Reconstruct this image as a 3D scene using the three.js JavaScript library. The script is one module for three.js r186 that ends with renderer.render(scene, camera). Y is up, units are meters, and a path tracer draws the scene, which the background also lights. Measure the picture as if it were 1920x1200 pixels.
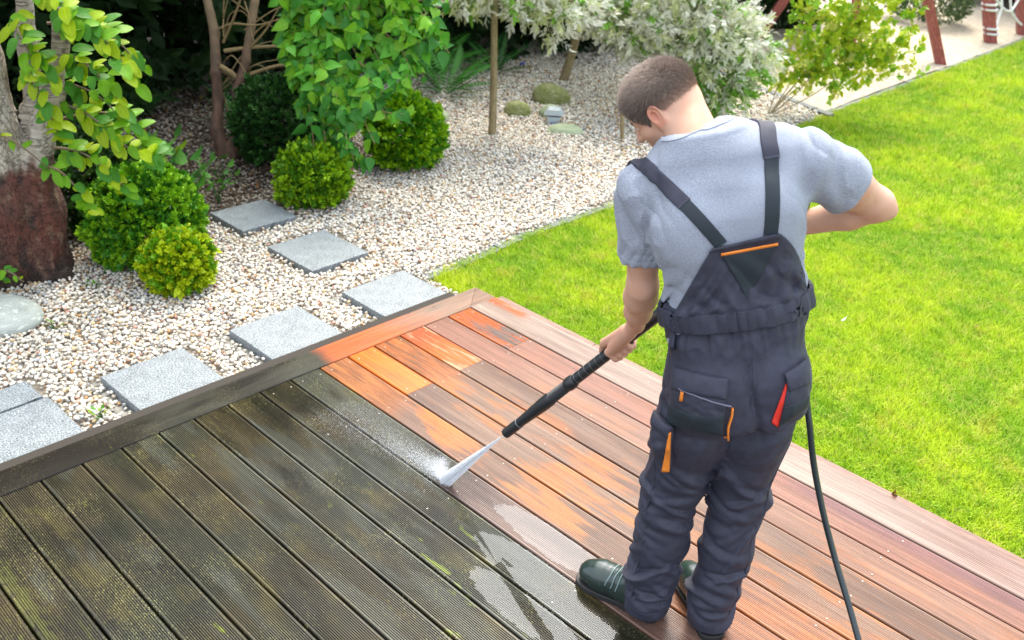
import * as THREE from 'three';
import { ImprovedNoise } from 'three/addons/math/ImprovedNoise.js';
import { mergeGeometries, toCreasedNormals } from 'three/addons/utils/BufferGeometryUtils.js';

// ---------------------------------------------------------------- camera, sky, sun, exposure
const scene = new THREE.Scene();
const camera = new THREE.PerspectiveCamera(36.66, 1.6, 0.05, 300);
camera.position.set(2.362, 2.2328, 3.0947);
camera.rotation.set(-0.494, 0.7585, 0.0573, 'YXZ');
camera.focus = 3.0;
camera.userData.fStop = 4;
scene.add(camera);

const renderer = new THREE.WebGLRenderer();
renderer.toneMapping = THREE.LinearToneMapping;
renderer.toneMappingExposure = 2.0;
renderer.shadowMap.enabled = true;

const perlin = new ImprovedNoise();
const N3 = (x, y, z) => perlin.noise(x, y, z);
function fbm(x, y, z, o = 4) { let a = 0, s = 1, t = 0; for (let i = 0; i < o; i++) { a += s * perlin.noise(x, y, z + i * 7.3); t += s; s *= 0.5; x *= 2.03; y *= 2.03; z *= 2.03; } return a / t; }
function rng(seed) { let s = seed >>> 0; return () => { s = (s + 0x6d2b79f5) >>> 0; let t = Math.imul(s ^ (s >>> 15), 1 | s); t = (t + Math.imul(t ^ (t >>> 7), 61 | t)) ^ t; return ((t ^ (t >>> 14)) >>> 0) / 4294967296; }; }
const clamp = (x, a = 0, b = 1) => Math.min(b, Math.max(a, x));
const ss = (a, b, x) => { const t = clamp((x - a) / (b - a)); return t * t * (3 - 2 * t); };
const lerp = (a, b, t) => a + (b - a) * t;
const V = (x, y, z) => new THREE.Vector3(x, y, z);

const SUN = new THREE.Vector3(-0.34, 0.84, -0.42).normalize();     // veiled sun ahead and to the right: the man and the lawn stand against the light
{ // a bright, thinly veiled sky: white cloud sheet with soft blue-grey breaks, brightest round the sun
  const W = 512, H = 256, d = new Float32Array(W * H * 4);
  for (let j = 0; j < H; j++) for (let i = 0; i < W; i++) {
    const el = ((j + 0.5) / H - 0.5) * Math.PI, az = ((i + 0.5) / W - 0.5) * 2 * Math.PI;
    const x = Math.cos(el) * Math.cos(az), y = Math.sin(el), z = Math.cos(el) * Math.sin(az);
    const s = 1 / (0.25 + Math.max(0, y)), th = Math.acos(clamp(x * SUN.x + y * SUN.y + z * SUN.z, -1, 1));
    const c = ss(-0.25, 0.3, fbm(x * s * 1.3 + 3, z * s * 1.3, 1.7, 5)), glow = 6.5 * Math.exp(-((th / 0.38) ** 2)) + 0.9 * Math.exp(-th / 0.6);
    const o = (j * W + i) * 4;
    d[o] = lerp(0.62, 0.98, c) + glow; d[o + 1] = lerp(0.76, 1.0, c) + glow * 0.99; d[o + 2] = lerp(0.98, 1.04, c) + glow * 0.95; d[o + 3] = 1;
  }
  const t = new THREE.DataTexture(d, W, H, THREE.RGBAFormat, THREE.FloatType);
  t.mapping = THREE.EquirectangularReflectionMapping; t.magFilter = THREE.LinearFilter; t.needsUpdate = true;
  scene.background = t; scene.environment = t;
}
const sun = new THREE.DirectionalLight(0xffecd0, 1.6);
sun.position.copy(SUN).multiplyScalar(20);
sun.castShadow = true; sun.shadow.radius = 26;
sun.shadow.camera.left = -14; sun.shadow.camera.right = 14; sun.shadow.camera.top = 14; sun.shadow.camera.bottom = -14; sun.shadow.camera.far = 60;
sun.shadow.mapSize.set(2048, 2048);
scene.add(sun, sun.target);

// ---------------------------------------------------------------- naming and building helpers
const used = new Map();
function numbered(n) { const k = used.get(n) || 0; used.set(n, k + 1); return k ? n + '_' + String(k).padStart(3, '0') : n; }
function tag(o, label, category, group) { o.userData.label = label; o.userData.category = category; if (group) o.userData.group = group; o.userData.kind ??= 'thing'; return o; }
function add(o, name, parent = scene) { o.name = parent === scene ? numbered(name) : name; parent.add(o); o.traverse((m) => { if (m.isMesh) { m.castShadow = true; m.receiveShadow = true; } }); return o; }
function thing(name, label, category, pos = [0, 0, 0], group) { const g = new THREE.Group(); g.position.set(...pos); add(g, name); return tag(g, label, category, group); }
function part(parent, name, geo, mat) { return add(new THREE.Mesh(geo, mat), name, parent); }
function structure(name, geo, mat, label) { const m = add(new THREE.Mesh(geo, mat), name); m.userData.kind = 'structure'; if (label) m.userData.label = label; return m; }
const std = (o) => new THREE.MeshStandardMaterial(o);
const phys = (o) => new THREE.MeshPhysicalMaterial(o);
function geo(pos, idx, uv, col) {
  const g = new THREE.BufferGeometry();
  g.setAttribute('position', new THREE.Float32BufferAttribute(pos, 3));
  if (uv) g.setAttribute('uv', new THREE.Float32BufferAttribute(uv, 2));
  if (col) g.setAttribute('color', new THREE.Float32BufferAttribute(col, 3));
  if (idx) g.setIndex(idx);
  g.computeVertexNormals();
  return g;
}
function instanced(parent, name, geometry, material, items, kind = 'stuff') { // items: {m: Matrix4, c: [r,g,b]}
  const im = new THREE.InstancedMesh(geometry, material, items.length);
  const c = new THREE.Color();
  items.forEach((it, i) => { im.setMatrixAt(i, it.m); if (it.c) im.setColorAt(i, c.setRGB(it.c[0], it.c[1], it.c[2])); });
  im.userData.kind = kind;
  return add(im, name, parent);
}
const _q = new THREE.Quaternion(), _e = new THREE.Euler();
function mat4(p, rx, ry, rz, s, sy, sz) { return new THREE.Matrix4().compose(V(p[0], p[1], p[2]), _q.setFromEuler(_e.set(rx, ry, rz, 'YXZ')), V(s, sy ?? s, sz ?? s)); }
function orient(p, dir, roll, sx, sy = sx, sz = sx) { // +y of the shape along dir
  const q = new THREE.Quaternion().setFromUnitVectors(V(0, 1, 0), dir.clone().normalize());
  q.multiply(new THREE.Quaternion().setFromAxisAngle(V(0, 1, 0), roll));
  return new THREE.Matrix4().compose(p, q, V(sx, sy, sz));
}
function texture(w, h, fn, srgb = true) { // fn(i, j) -> [r,g,b] 0..1 already encoded
  const d = new Uint8Array(w * h * 4);
  for (let j = 0; j < h; j++) for (let i = 0; i < w; i++) { const c = fn(i, j), o = (j * w + i) * 4; d[o] = clamp(c[0]) * 255; d[o + 1] = clamp(c[1]) * 255; d[o + 2] = clamp(c[2]) * 255; d[o + 3] = 255; }
  const t = new THREE.DataTexture(d, w, h, THREE.RGBAFormat); t.magFilter = THREE.LinearFilter; t.wrapS = t.wrapT = THREE.RepeatWrapping;
  if (srgb) t.colorSpace = THREE.SRGBColorSpace; t.needsUpdate = true; return t;
}
const enc = (l) => l <= 0.0031308 ? 12.92 * l : 1.055 * Math.pow(l, 1 / 2.4) - 0.055;
// ---------------------------------------------------------------- distance fields and their meshes
const smin = (a, b, k) => { const h = Math.max(k - Math.abs(a - b), 0) / k; return Math.min(a, b) - h * h * k * 0.25; };
const smax = (a, b, k) => -smin(-a, -b, k);
// tapered capsule between a and b
function cone(ax, ay, az, bx, by, bz, ra, rb) {
  const dx = bx - ax, dy = by - ay, dz = bz - az, L2 = dx * dx + dy * dy + dz * dz || 1e-9;
  return (x, y, z) => { const px = x - ax, py = y - ay, pz = z - az; let t = (px * dx + py * dy + pz * dz) / L2; t = t < 0 ? 0 : t > 1 ? 1 : t; const ex = px - dx * t, ey = py - dy * t, ez = pz - dz * t; return Math.sqrt(ex * ex + ey * ey + ez * ez) - (ra + (rb - ra) * t); };
}
const ell = (cx, cy, cz, rx, ry, rz) => (x, y, z) => { const a = (x - cx) / rx, b = (y - cy) / ry, c = (z - cz) / rz, k = Math.sqrt(a * a + b * b + c * c), a2 = a / rx, b2 = b / ry, c2 = c / rz, k1 = Math.sqrt(a2 * a2 + b2 * b2 + c2 * c2); return k1 < 1e-9 ? -Math.min(rx, ry, rz) : k * (k - 1) / k1; };
// surface nets with the vertices drawn onto the surface; skip(x,y,z) leaves cells out; color(x,y,z), uv(x,y,z) per vertex
function meshField(f, lo, hi, h, { skip, color, uv, steps = 2 } = {}) {
  const nx = Math.ceil((hi[0] - lo[0]) / h) + 1, ny = Math.ceil((hi[1] - lo[1]) / h) + 1, nz = Math.ceil((hi[2] - lo[2]) / h) + 1;
  const F = new Float32Array(nx * ny * nz), at = (i, j, k) => i + nx * (j + ny * k);
  // coarse pass: leave far blocks unevaluated
  const B = 4;
  for (let k = 0; k < nz; k += B) for (let j = 0; j < ny; j += B) for (let i = 0; i < nx; i += B) {
    const c = f(lo[0] + (i + B / 2) * h, lo[1] + (j + B / 2) * h, lo[2] + (k + B / 2) * h), far = Math.abs(c) > B * h * 1.9;
    for (let kk = k; kk < Math.min(k + B, nz); kk++) for (let jj = j; jj < Math.min(j + B, ny); jj++) for (let ii = i; ii < Math.min(i + B, nx); ii++) F[at(ii, jj, kk)] = far ? c : f(lo[0] + ii * h, lo[1] + jj * h, lo[2] + kk * h);
  }
  const vid = new Int32Array(nx * ny * nz).fill(-1), pos = [];
  for (let k = 0; k + 1 < nz; k++) for (let j = 0; j + 1 < ny; j++) for (let i = 0; i + 1 < nx; i++) {
    let neg = 0; const v = [];
    for (let c = 0; c < 8; c++) { const q = F[at(i + (c & 1), j + ((c >> 1) & 1), k + (c >> 2))]; v.push(q); if (q < 0) neg++; }
    if (neg === 0 || neg === 8) continue;
    let sx = 0, sy = 0, sz = 0, n = 0;
    for (const [a, b] of EDGES) if ((v[a] < 0) !== (v[b] < 0)) { const t = v[a] / (v[a] - v[b]); sx += lerp(a & 1, b & 1, t); sy += lerp((a >> 1) & 1, (b >> 1) & 1, t); sz += lerp(a >> 2, b >> 2, t); n++; }
    const x = lo[0] + (i + sx / n) * h, y = lo[1] + (j + sy / n) * h, z = lo[2] + (k + sz / n) * h;
    if (skip && skip(x, y, z)) continue;
    vid[at(i, j, k)] = pos.length / 3; pos.push(x, y, z);
  }
  const idx = [], quad = (a, b, c, d, flip) => { if (a < 0 || b < 0 || c < 0 || d < 0) return; flip ? idx.push(a, c, b, a, d, c) : idx.push(a, b, c, a, c, d); };
  for (let k = 1; k + 1 < nz; k++) for (let j = 1; j + 1 < ny; j++) for (let i = 1; i + 1 < nx; i++) {
    const s = F[at(i, j, k)] < 0;
    if (s !== F[at(i + 1, j, k)] < 0) quad(vid[at(i, j - 1, k - 1)], vid[at(i, j, k - 1)], vid[at(i, j, k)], vid[at(i, j - 1, k)], !s);
    if (s !== F[at(i, j + 1, k)] < 0) quad(vid[at(i - 1, j, k - 1)], vid[at(i - 1, j, k)], vid[at(i, j, k)], vid[at(i, j, k - 1)], !s);
    if (s !== F[at(i, j, k + 1)] < 0) quad(vid[at(i - 1, j - 1, k)], vid[at(i, j - 1, k)], vid[at(i, j, k)], vid[at(i - 1, j, k)], !s);
  }
  const n = pos.length / 3, nor = new Float32Array(n * 3), e = h * 0.3;
  for (let q = 0; q < n; q++) {
    let x = pos[q * 3], y = pos[q * 3 + 1], z = pos[q * 3 + 2], gx, gy, gz;
    for (let s = 0; s <= steps; s++) {
      gx = f(x + e, y, z) - f(x - e, y, z); gy = f(x, y + e, z) - f(x, y - e, z); gz = f(x, y, z + e) - f(x, y, z - e);
      const L = Math.sqrt(gx * gx + gy * gy + gz * gz) || 1e-9;
      if (s < steps) { let d = f(x, y, z) / (L / (2 * e)); d = Math.max(-h * 0.6, Math.min(h * 0.6, d)); x -= gx / L * d; y -= gy / L * d; z -= gz / L * d; }
      else { nor[q * 3] = gx / L; nor[q * 3 + 1] = gy / L; nor[q * 3 + 2] = gz / L; }
    }
    pos[q * 3] = x; pos[q * 3 + 1] = y; pos[q * 3 + 2] = z;
  }
  const g = new THREE.BufferGeometry();
  g.setAttribute('position', new THREE.Float32BufferAttribute(pos, 3)); g.setAttribute('normal', new THREE.BufferAttribute(nor, 3));
  const U = new Float32Array(n * 2), C = color ? new Float32Array(n * 3) : null;
  for (let q = 0; q < n; q++) { const x = pos[q * 3], y = pos[q * 3 + 1], z = pos[q * 3 + 2]; if (uv) { const u = uv(x, y, z); U[q * 2] = u[0]; U[q * 2 + 1] = u[1]; } if (C) { const c = color(x, y, z, nor[q * 3], nor[q * 3 + 1], nor[q * 3 + 2]); C[q * 3] = c[0]; C[q * 3 + 1] = c[1]; C[q * 3 + 2] = c[2]; } }
  g.setAttribute('uv', new THREE.BufferAttribute(U, 2)); if (C) g.setAttribute('color', new THREE.BufferAttribute(C, 3));
  g.setIndex(idx);
  return g;
}
const EDGES = [[0, 1], [2, 3], [4, 5], [6, 7], [0, 2], [1, 3], [4, 6], [5, 7], [0, 4], [1, 5], [2, 6], [3, 7]];
// round cones along polylines [[x,y,z,r], ...], joined smoothly
function limbs(lines, k) { const c = []; for (const l of lines) for (let i = 0; i + 1 < l.length; i++) c.push(cone(l[i][0], l[i][1], l[i][2], l[i + 1][0], l[i + 1][1], l[i + 1][2], l[i][3], l[i + 1][3])); return (x, y, z) => { let d = 9; for (const f of c) { const v = f(x, y, z); d = d > v + 4 * k ? v : v > d + 4 * k ? d : smin(d, v, k); } return d; }; }
function twig(lines, sides = 6) { // merged tubes through [[x,y,z,r], ...]
  const out = [];
  for (const l of lines) {
    const c = new THREE.CatmullRomCurve3(l.map((p) => V(p[0], p[1], p[2]))), n = Math.max(4, l.length * 3), g = new THREE.TubeGeometry(c, n, 1, sides), p = g.attributes.position, m = sides + 1;
    for (let i = 0; i <= n; i++) { const t = i / n, o = c.getPointAt(t), q = t * (l.length - 1), a = Math.min(l.length - 2, Math.floor(q)), rad = lerp(l[a][3], l[a + 1][3], q - a); for (let s = 0; s < m; s++) { const k = i * m + s; p.setXYZ(k, o.x + (p.getX(k) - o.x) * rad, o.y + (p.getY(k) - o.y) * rad, o.z + (p.getZ(k) - o.z) * rad); } }
    out.push(g);
  }
  return mergeGeometries(out);
}
// ---------------------------------------------------------------- the deck
const P = 0.15, XB = -0.7164, XO = -0.8657, ZO = -0.0239, XE = 3.25, ZE = 3.15;   // pitch, border edges, far ends
const JX = -0.305;                                                             // butt joints over the joist
const deck = thing('wooden_deck', 'wet terrace deck of grooved hardwood boards, half cleaned orange and half green with grime', 'deck');

const mixc = (a, b, t) => [lerp(a[0], b[0], t), lerp(a[1], b[1], t), lerp(a[2], b[2], t)];
const PALE = [0.190, 0.116, 0.080], GREYBR = [0.125, 0.068, 0.046], ORANGE = [0.43, 0.088, 0.008], RED = [0.30, 0.062, 0.014], DARK = [0.085, 0.042, 0.022], CHAR = [0.10, 0.082, 0.07];
const GRIME = [0.024, 0.021, 0.012], GRIME2 = [0.046, 0.034, 0.014], OLIVE = [0.021, 0.025, 0.015], MOSS = [0.16, 0.20, 0.025], WASH = [0.058, 0.060, 0.046];
// colour and roughness of the deck at (x, z): stains, grime, moss and bleached wood as they lie on the boards
function deckAt(x, z) {
  const leftB = x < XB, n = leftB ? -1 : Math.max(0, Math.floor(z / P)), along = leftB ? z : x, across = leftB ? x : z;
  const g1 = N3(along * 2.2 + n * 5.1, across * 95, n * 3.7), g2 = N3(along * 7 + n, across * 260, n * 1.3), blot = fbm(along * 3.2 + n * 11, across * 9, n * 2.1, 3), fine = fbm(along * 22, across * 70, n, 2);
  let c, r = 0.34;
  const grain = 1 + 0.34 * g1 + 0.26 * g2;
  const dirty = leftB ? ss(0.93, 1.03, z + 0.05 * blot) : (n >= 8 ? 1 : n === 7 ? ss(0.30, 0.2, x + 0.12 * fine) : 0);
  // washed wood
  let w;
  const f = fbm(along * 1.4 + n * 3.3, across * 14, 5 + n, 3);
  const streak = fbm(along * 5, across * 55, 9.1 + n, 3);
  if (leftB) { w = mixc(mixc(RED, ORANGE, 0.35), PALE, ss(0.75, 0.25, z + 0.25 * f)); w = mixc(w, CHAR, 0.55 * ss(0.02, 0.28, streak)); w = mixc(w, RED, 0.8 * ss(0.62, 0.85, z + 0.4 * streak)); }
  else {
    const bleached = mixc(PALE, GREYBR, clamp(0.5 + 1.6 * f + 0.35 * Math.sin(n * 2.4)));
    w = mixc(bleached, [0.33, 0.118, 0.034], ss(-0.02, 0.30, blot + 0.6 * streak) * (n >= 4 ? 0.9 : 0.5)); w = mixc(w, [0.13, 0.09, 0.075], 0.5 * ss(0.12, 0.4, streak - 0.3 * blot));
    const near = (a, b) => 1 - ss(a, b, x + 0.16 * streak + 0.1 * blot);
    if (n === 0) { w = mixc([0.27, 0.205, 0.168], GREYBR, clamp(0.4 + f)); const m = near(-0.50, -0.40) * ss(0.055, 0.02, z + 0.02 * streak); w = mixc(w, [0.30, 0.075, 0.02], m * ss(-0.2, 0.1, streak + 0.1)); w = mixc(w, [0.26, 0.15, 0.14], ss(1.1, 2.2, x) * 0.3); }
    if (n === 1) { if (x < JX) { w = mixc(mixc(RED, ORANGE, 0.45 + f), CHAR, ss(-0.05, 0.22, blot + 0.7 * streak) * 0.9); r = 0.3; } else w = mixc(w, [0.28, 0.13, 0.095], 0.55); w = mixc(w, [0.15, 0.075, 0.075], 0.8 * ss(0.9, 1.3, x + 0.2 * f) * ss(0.235, 0.19, z + 0.02 * f)); }
    if (n === 2) { w = mixc(w, [0.17, 0.07, 0.045], near(-0.34, 0.1) * 0.9); w = mixc(w, [0.27, 0.14, 0.10], 0.4); }
    if (n === 3) { if (x < JX) { w = mixc(ORANGE, RED, ss(-0.48, -0.66, x + 0.1 * streak)); w = mixc(w, [0.42, 0.22, 0.12], ss(0.02, 0.34, streak + (x + 0.5) * 0.6)); r = 0.25; } }
    if (n === 4) { w = mixc(w, mixc([0.15, 0.055, 0.018], [0.34, 0.10, 0.022], clamp(0.5 + 2 * streak)), near(-0.36, -0.2)); if (x < -0.3) r = 0.25; }
    if (n === 5) { if (x < JX) { w = mixc(ORANGE, [0.52, 0.125, 0.010], clamp(0.5 + 2 * f)); w = mixc(w, RED, 0.5 * ss(0.1, 0.35, streak)); r = 0.22; } else { w = mixc(w, [0.11, 0.065, 0.05], near(-0.22, 0.05) * 0.75); } }
    if (n === 6) { w = mixc(w, mixc([0.17, 0.06, 0.02], [0.38, 0.13, 0.03], clamp(0.35 + 1.6 * streak)), near(-0.38, -0.16)); w = mixc(w, [0.42, 0.12, 0.02], 0.7 * near(0.0, 0.15) * ss(0.0, 0.2, blot) * ss(-0.45, -0.3, x)); }
    if (n === 7) { w = mixc([0.105, 0.072, 0.062], [0.16, 0.105, 0.085], clamp(0.5 + f)); w = mixc(w, [0.07, 0.042, 0.038], 0.7 * ss(0.5, 0.3, x + 0.1 * streak)); r = 0.22 + 0.12 * blot; }
    // bare orange wood scraped by boots and still soaked along the lower run
    const wet = ss(0.85, 1.25, x + 0.2 * blot) * ss(0.62, 0.85, z) * (n === 7 ? 0.3 : 1); w = mixc(w, mixc([0.36, 0.125, 0.04], [0.18, 0.06, 0.028], clamp(0.5 + 2 * streak)), 0.55 * wet); r = lerp(r, 0.34, wet);
  }
  // grime on the unwashed boards
  let d = mixc(GRIME, GRIME2, clamp(0.45 + 2.2 * blot + 0.5 * fbm(x * 1.1, z * 1.1, 3, 3))); d = mixc(d, OLIVE, ss(-0.1, 0.3, fbm(x * 1.7 + 9, z * 1.7, 8, 3)) * 0.8); d = mixc(d, [0.010, 0.009, 0.006], 0.7 * ss(0.05, 0.35, fbm(x * 2.6 + 4, z * 5, 3, 4))); d = mixc(d, [0.075, 0.062, 0.018], 0.6 * ss(0.08, 0.4, fbm(x * 4 + 1, z * 8, 12, 4)));
  if (leftB) d = mixc([0.012, 0.010, 0.008], [0.026, 0.025, 0.018], clamp(0.5 + 2 * blot + (1.5 - z)));
  else { const rubbed = ss(-0.02, 0.22, fbm(x * 2.3, z * 11 + n * 3, 17, 4) + (n === 7 ? 0.16 : n < 12 ? 0.02 : -0.16)); d = mixc(d, WASH, 0.75 * rubbed); }
  const speck = ss(0.36, 0.60, N3(x * 210, z * 210, 2.2) + 0.5 * fbm(x * 5, z * 5, 6, 3)); d = mixc(d, [0.30, 0.27, 0.10], speck * (leftB ? 0.25 : 0.6));
  const mossy = ss(0.34, 0.5, 0.8 * fbm(x * 7.5, z * 24, 4, 4) + 0.28 * Math.exp(-(((x - 0.62) / 0.28) ** 2 + ((z - 1.49 - (x - 0.62) * 0.0) / 0.05) ** 2)) + 0.3 * Math.exp(-(((x - 0.86) / 0.2) ** 2 + ((z - 1.64) / 0.04) ** 2)) + 0.3 * Math.exp(-(((x - 0.55) / 0.14) ** 2 + ((z - 1.29) / 0.035) ** 2)));
  d = mixc(d, MOSS, mossy * 0.85);
  const green = ss(2.3, 2.75, z + 0.3 * f) * 0.5; d = mixc(d, [0.10, 0.11, 0.02], green * ss(-0.1, 0.35, fine + f));
  const dr = 0.34 + 0.22 * clamp(0.5 + blot * 2) + 0.2 * mossy;
  c = mixc(w, d, dirty); r = lerp(r + 0.10 * fine + 0.06 * g1, leftB ? 0.30 + 0.1 * blot : lerp(dr, 0.22 + 0.14 * blot, ss(1.9, 1.5, z + 0.3 * f)), dirty);
  const k = grain * (1 + 0.06 * fine);
  return [c[0] * k, c[1] * k, c[2] * k, clamp(r, 0.08, 0.9)];
}
const TX0 = -0.9, TX1 = 3.1, TZ0 = -0.1, TZ1 = 3.1;
const deckUV = (x, z) => [(x - TX0) / (TX1 - TX0), (z - TZ0) / (TZ1 - TZ0)];
const deckMat = (() => {
  const W = 2048, H = 2048, a = new Uint8Array(W * H * 4), b = new Uint8Array(W * H * 4);
  for (let j = 0; j < H; j++) for (let i = 0; i < W; i++) {
    const c = deckAt(TX0 + (i + 0.5) / W * (TX1 - TX0), TZ0 + (j + 0.5) / H * (TZ1 - TZ0)), o = (j * W + i) * 4;
    a[o] = 255 * clamp(enc(c[0])); a[o + 1] = 255 * clamp(enc(c[1])); a[o + 2] = 255 * clamp(enc(c[2])); a[o + 3] = 255;
    b[o] = 0; b[o + 1] = 255 * c[3]; b[o + 2] = 0; b[o + 3] = 255;
  }
  const mk = (d, srgb) => { const t = new THREE.DataTexture(d, W, H, THREE.RGBAFormat); t.magFilter = THREE.LinearFilter; if (srgb) t.colorSpace = THREE.SRGBColorSpace; t.needsUpdate = true; return t; };
  return phys({ map: mk(a, true), roughnessMap: mk(b, false), roughness: 1, specularIntensity: 0.45 });
})();

// one board: a grooved cross-section drawn out along its length; a(c), b(c) give where it starts and ends at offset c across it
function board(axis, c0, c1, a, b, grooves, depth, top = 0, thick = 0.026) {
  const prof = [], w = c1 - c0, ch = 0.003;
  prof.push([c0, top - thick], [c0, top - ch], [c0 + ch, top]);
  if (grooves) { const m = 0.008, pitch = (w - 2 * m) / grooves;
    for (let k = 0; k < grooves; k++) { const s = c0 + m + k * pitch; prof.push([s + pitch * 0.28, top], [s + pitch * 0.38, top - depth], [s + pitch * 0.76, top - depth], [s + pitch * 0.86, top]); } }
  prof.push([c1 - ch, top], [c1, top - ch], [c1, top - thick]);
  const pos = [], uv = [], nor = [], idx = [];
  const pt = (l, c, y) => axis === 'x' ? [l, y, c] : [c, y, l];
  const STEPS = 1;
  for (let k = 0; k + 1 < prof.length; k++) {
    const [cA, yA] = prof[k], [cB, yB] = prof[k + 1];
    let nc = -(yB - yA), ny = cB - cA; const L = Math.hypot(nc, ny); nc /= L; ny /= L;
    const base = pos.length / 3;
    for (let s = 0; s <= STEPS; s++) for (const [c, y] of [[cA, yA], [cB, yB]]) {
      const l = lerp(a(c), b(c), s / STEPS), p = pt(l, c, y); pos.push(...p); uv.push(...deckUV(p[0], p[2])); nor.push(...(axis === 'x' ? [0, ny, nc] : [nc, ny, 0]));
    }
    for (let s = 0; s < STEPS; s++) { const o = base + s * 2; axis === 'x' ? idx.push(o, o + 1, o + 2, o + 1, o + 3, o + 2) : idx.push(o, o + 2, o + 1, o + 1, o + 2, o + 3); }
  }
  for (const [end, dirn] of [[a, -1], [b, 1]]) { // flat ends
    const base = pos.length / 3;
    const ring = [prof[0], prof[1], prof[2], prof[prof.length - 3], prof[prof.length - 2], prof[prof.length - 1]];
    for (const [c, y] of ring) { const yy = grooves && y === top ? top - depth * 0.9 : y; const p = pt(end(c), c, yy); pos.push(...p); uv.push(...deckUV(p[0], p[2])); nor.push(...(axis === 'x' ? [dirn, 0, 0] : [0, 0, dirn])); }
    for (let k = 1; k < 5; k++) { (dirn > 0) === (axis === 'x') ? idx.push(base, base + k + 1, base + k) : idx.push(base, base + k, base + k + 1); }
  }
  const g = new THREE.BufferGeometry();
  g.setAttribute('position', new THREE.Float32BufferAttribute(pos, 3)); g.setAttribute('uv', new THREE.Float32BufferAttribute(uv, 2)); g.setAttribute('normal', new THREE.Float32BufferAttribute(nor, 3)); g.setIndex(idx);
  return g;
}
const K = (v) => () => v;
{
  const r = rng(7), gap = 0.0042;
  // border boards, mitred at the far corner
  const mitreX = (z) => XO + (z - ZO) * (XB - XO) / (P - ZO), mitreZ = (x) => ZO + (x - XO) * (P - ZO) / (XB - XO);
  part(deck, 'border_board', board('z', XO, XB - gap, (x) => mitreZ(x) + 0.001, K(ZE), 0, 0, 0.0005, 0.028), deckMat).userData.label = 'long border board along the gravel, orange at one end and dark with grime at the other';
  part(deck, 'border_board', board('x', ZO, P - gap, (z) => mitreX(z) + 0.001, K(XE), 16, 0.0008, 0.0005, 0.028), deckMat).userData.label = 'pale border board along the lawn with a dark red streak at the corner';
  for (let n = 1; n < 21; n++) {
    const z0 = n * P + gap, z1 = (n + 1) * P - gap, dep = n >= 8 ? 0.0038 : n === 7 ? 0.0018 : 0.0011, g = 18, y = (r() - 0.5) * 0.0016;
    if (n === 1 || n === 3 || n === 5) {
      part(deck, 'plank', board('x', z0, z1, K(XB + 0.002), K(JX - 0.0008), n === 5 ? 0 : g, dep, y), deckMat).userData.label = n === 5 ? 'short vivid orange plank' : 'short orange red plank';
      part(deck, 'plank', board('x', z0, z1, K(JX + 0.0008), K(XE), g, dep, y), deckMat);
    } else part(deck, 'plank', board('x', z0, z1, K(XB + 0.002), K(XE), g, dep, y), deckMat);
  }
  // joists under the boards and the fascia below the border
  const wood = std({ color: new THREE.Color().setRGB(0.03, 0.024, 0.018), roughness: 0.9 });
  for (let k = 0; k < 7; k++) { const g = new THREE.BoxGeometry(0.06, 0.07, 3.0); g.translate(-0.69 + 0.385 + (k - 1) * 0.62, -0.066, 1.58); part(deck, 'joist', g, wood); }
  const fasc = new THREE.BoxGeometry(0.022, 0.09, 3.12); fasc.translate(XO + 0.02, -0.0745, 1.55); part(deck, 'fascia_board', fasc, deckMat);
  const f2 = new THREE.BoxGeometry(4.05, 0.13, 0.022); f2.translate(XO + 0.03 + 2.03, -0.0945, ZO + 0.02); part(deck, 'fascia_board', f2, deckMat);
  // lower step on the lawn side
  const st = [];
  const step = new THREE.Group(); add(step, 'step', deck);
  const stepMat = std({ color: new THREE.Color().setRGB(0.30, 0.16, 0.115), roughness: 0.5, map: texture(256, 64, (i, j) => { const v = 0.78 + 0.3 * N3(i * 0.03, j * 0.5, 3) + 0.2 * N3(i * 0.12, j * 1.3, 5); return [v, v * 0.97, v * 0.95]; }) });
  const uvm = (g, s) => { const p = g.attributes.position, u = g.attributes.uv; for (let i = 0; i < p.count; i++) u.setXY(i, (p.getX(i)) * 0.8, p.getZ(i) * 5); return g; };
  for (const [z, x0, x1] of [[-0.095, -0.83, -0.17], [-0.095, -0.166, XE]]) { const g = new THREE.BoxGeometry(x1 - x0, 0.025, 0.142); g.translate((x0 + x1) / 2, -0.105, z - 0.02); part(step, 'tread_board', uvm(g), stepMat); }
  // screws: two per board over each joist
  const items = [], sg = new THREE.CylinderGeometry(0.0026, 0.0026, 0.003, 8);
  for (let n = 0; n < 9; n++) for (let k = 0; k < 7; k++) for (const s of [0.026, 0.12]) {
    const x = (k === 0 ? -0.675 : -0.305 + (k - 1) * 0.62 + (k === 1 ? 0.03 : 0)) + (r() - 0.5) * 0.02;
    items.push({ m: mat4([x, 0.0002, n * P + s + (r() - 0.5) * 0.01], 0, 0, 0, 1) });
    if (k === 1 && (n === 1 || n === 3 || n === 5)) items.push({ m: mat4([x - 0.062, 0.0002, n * P + s], 0, 0, 0, 1) });
  }
  instanced(deck, 'screw', sg, std({ color: new THREE.Color().setRGB(0.42, 0.38, 0.34), roughness: 0.5, metalness: 0.6 }), items);
}
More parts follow.
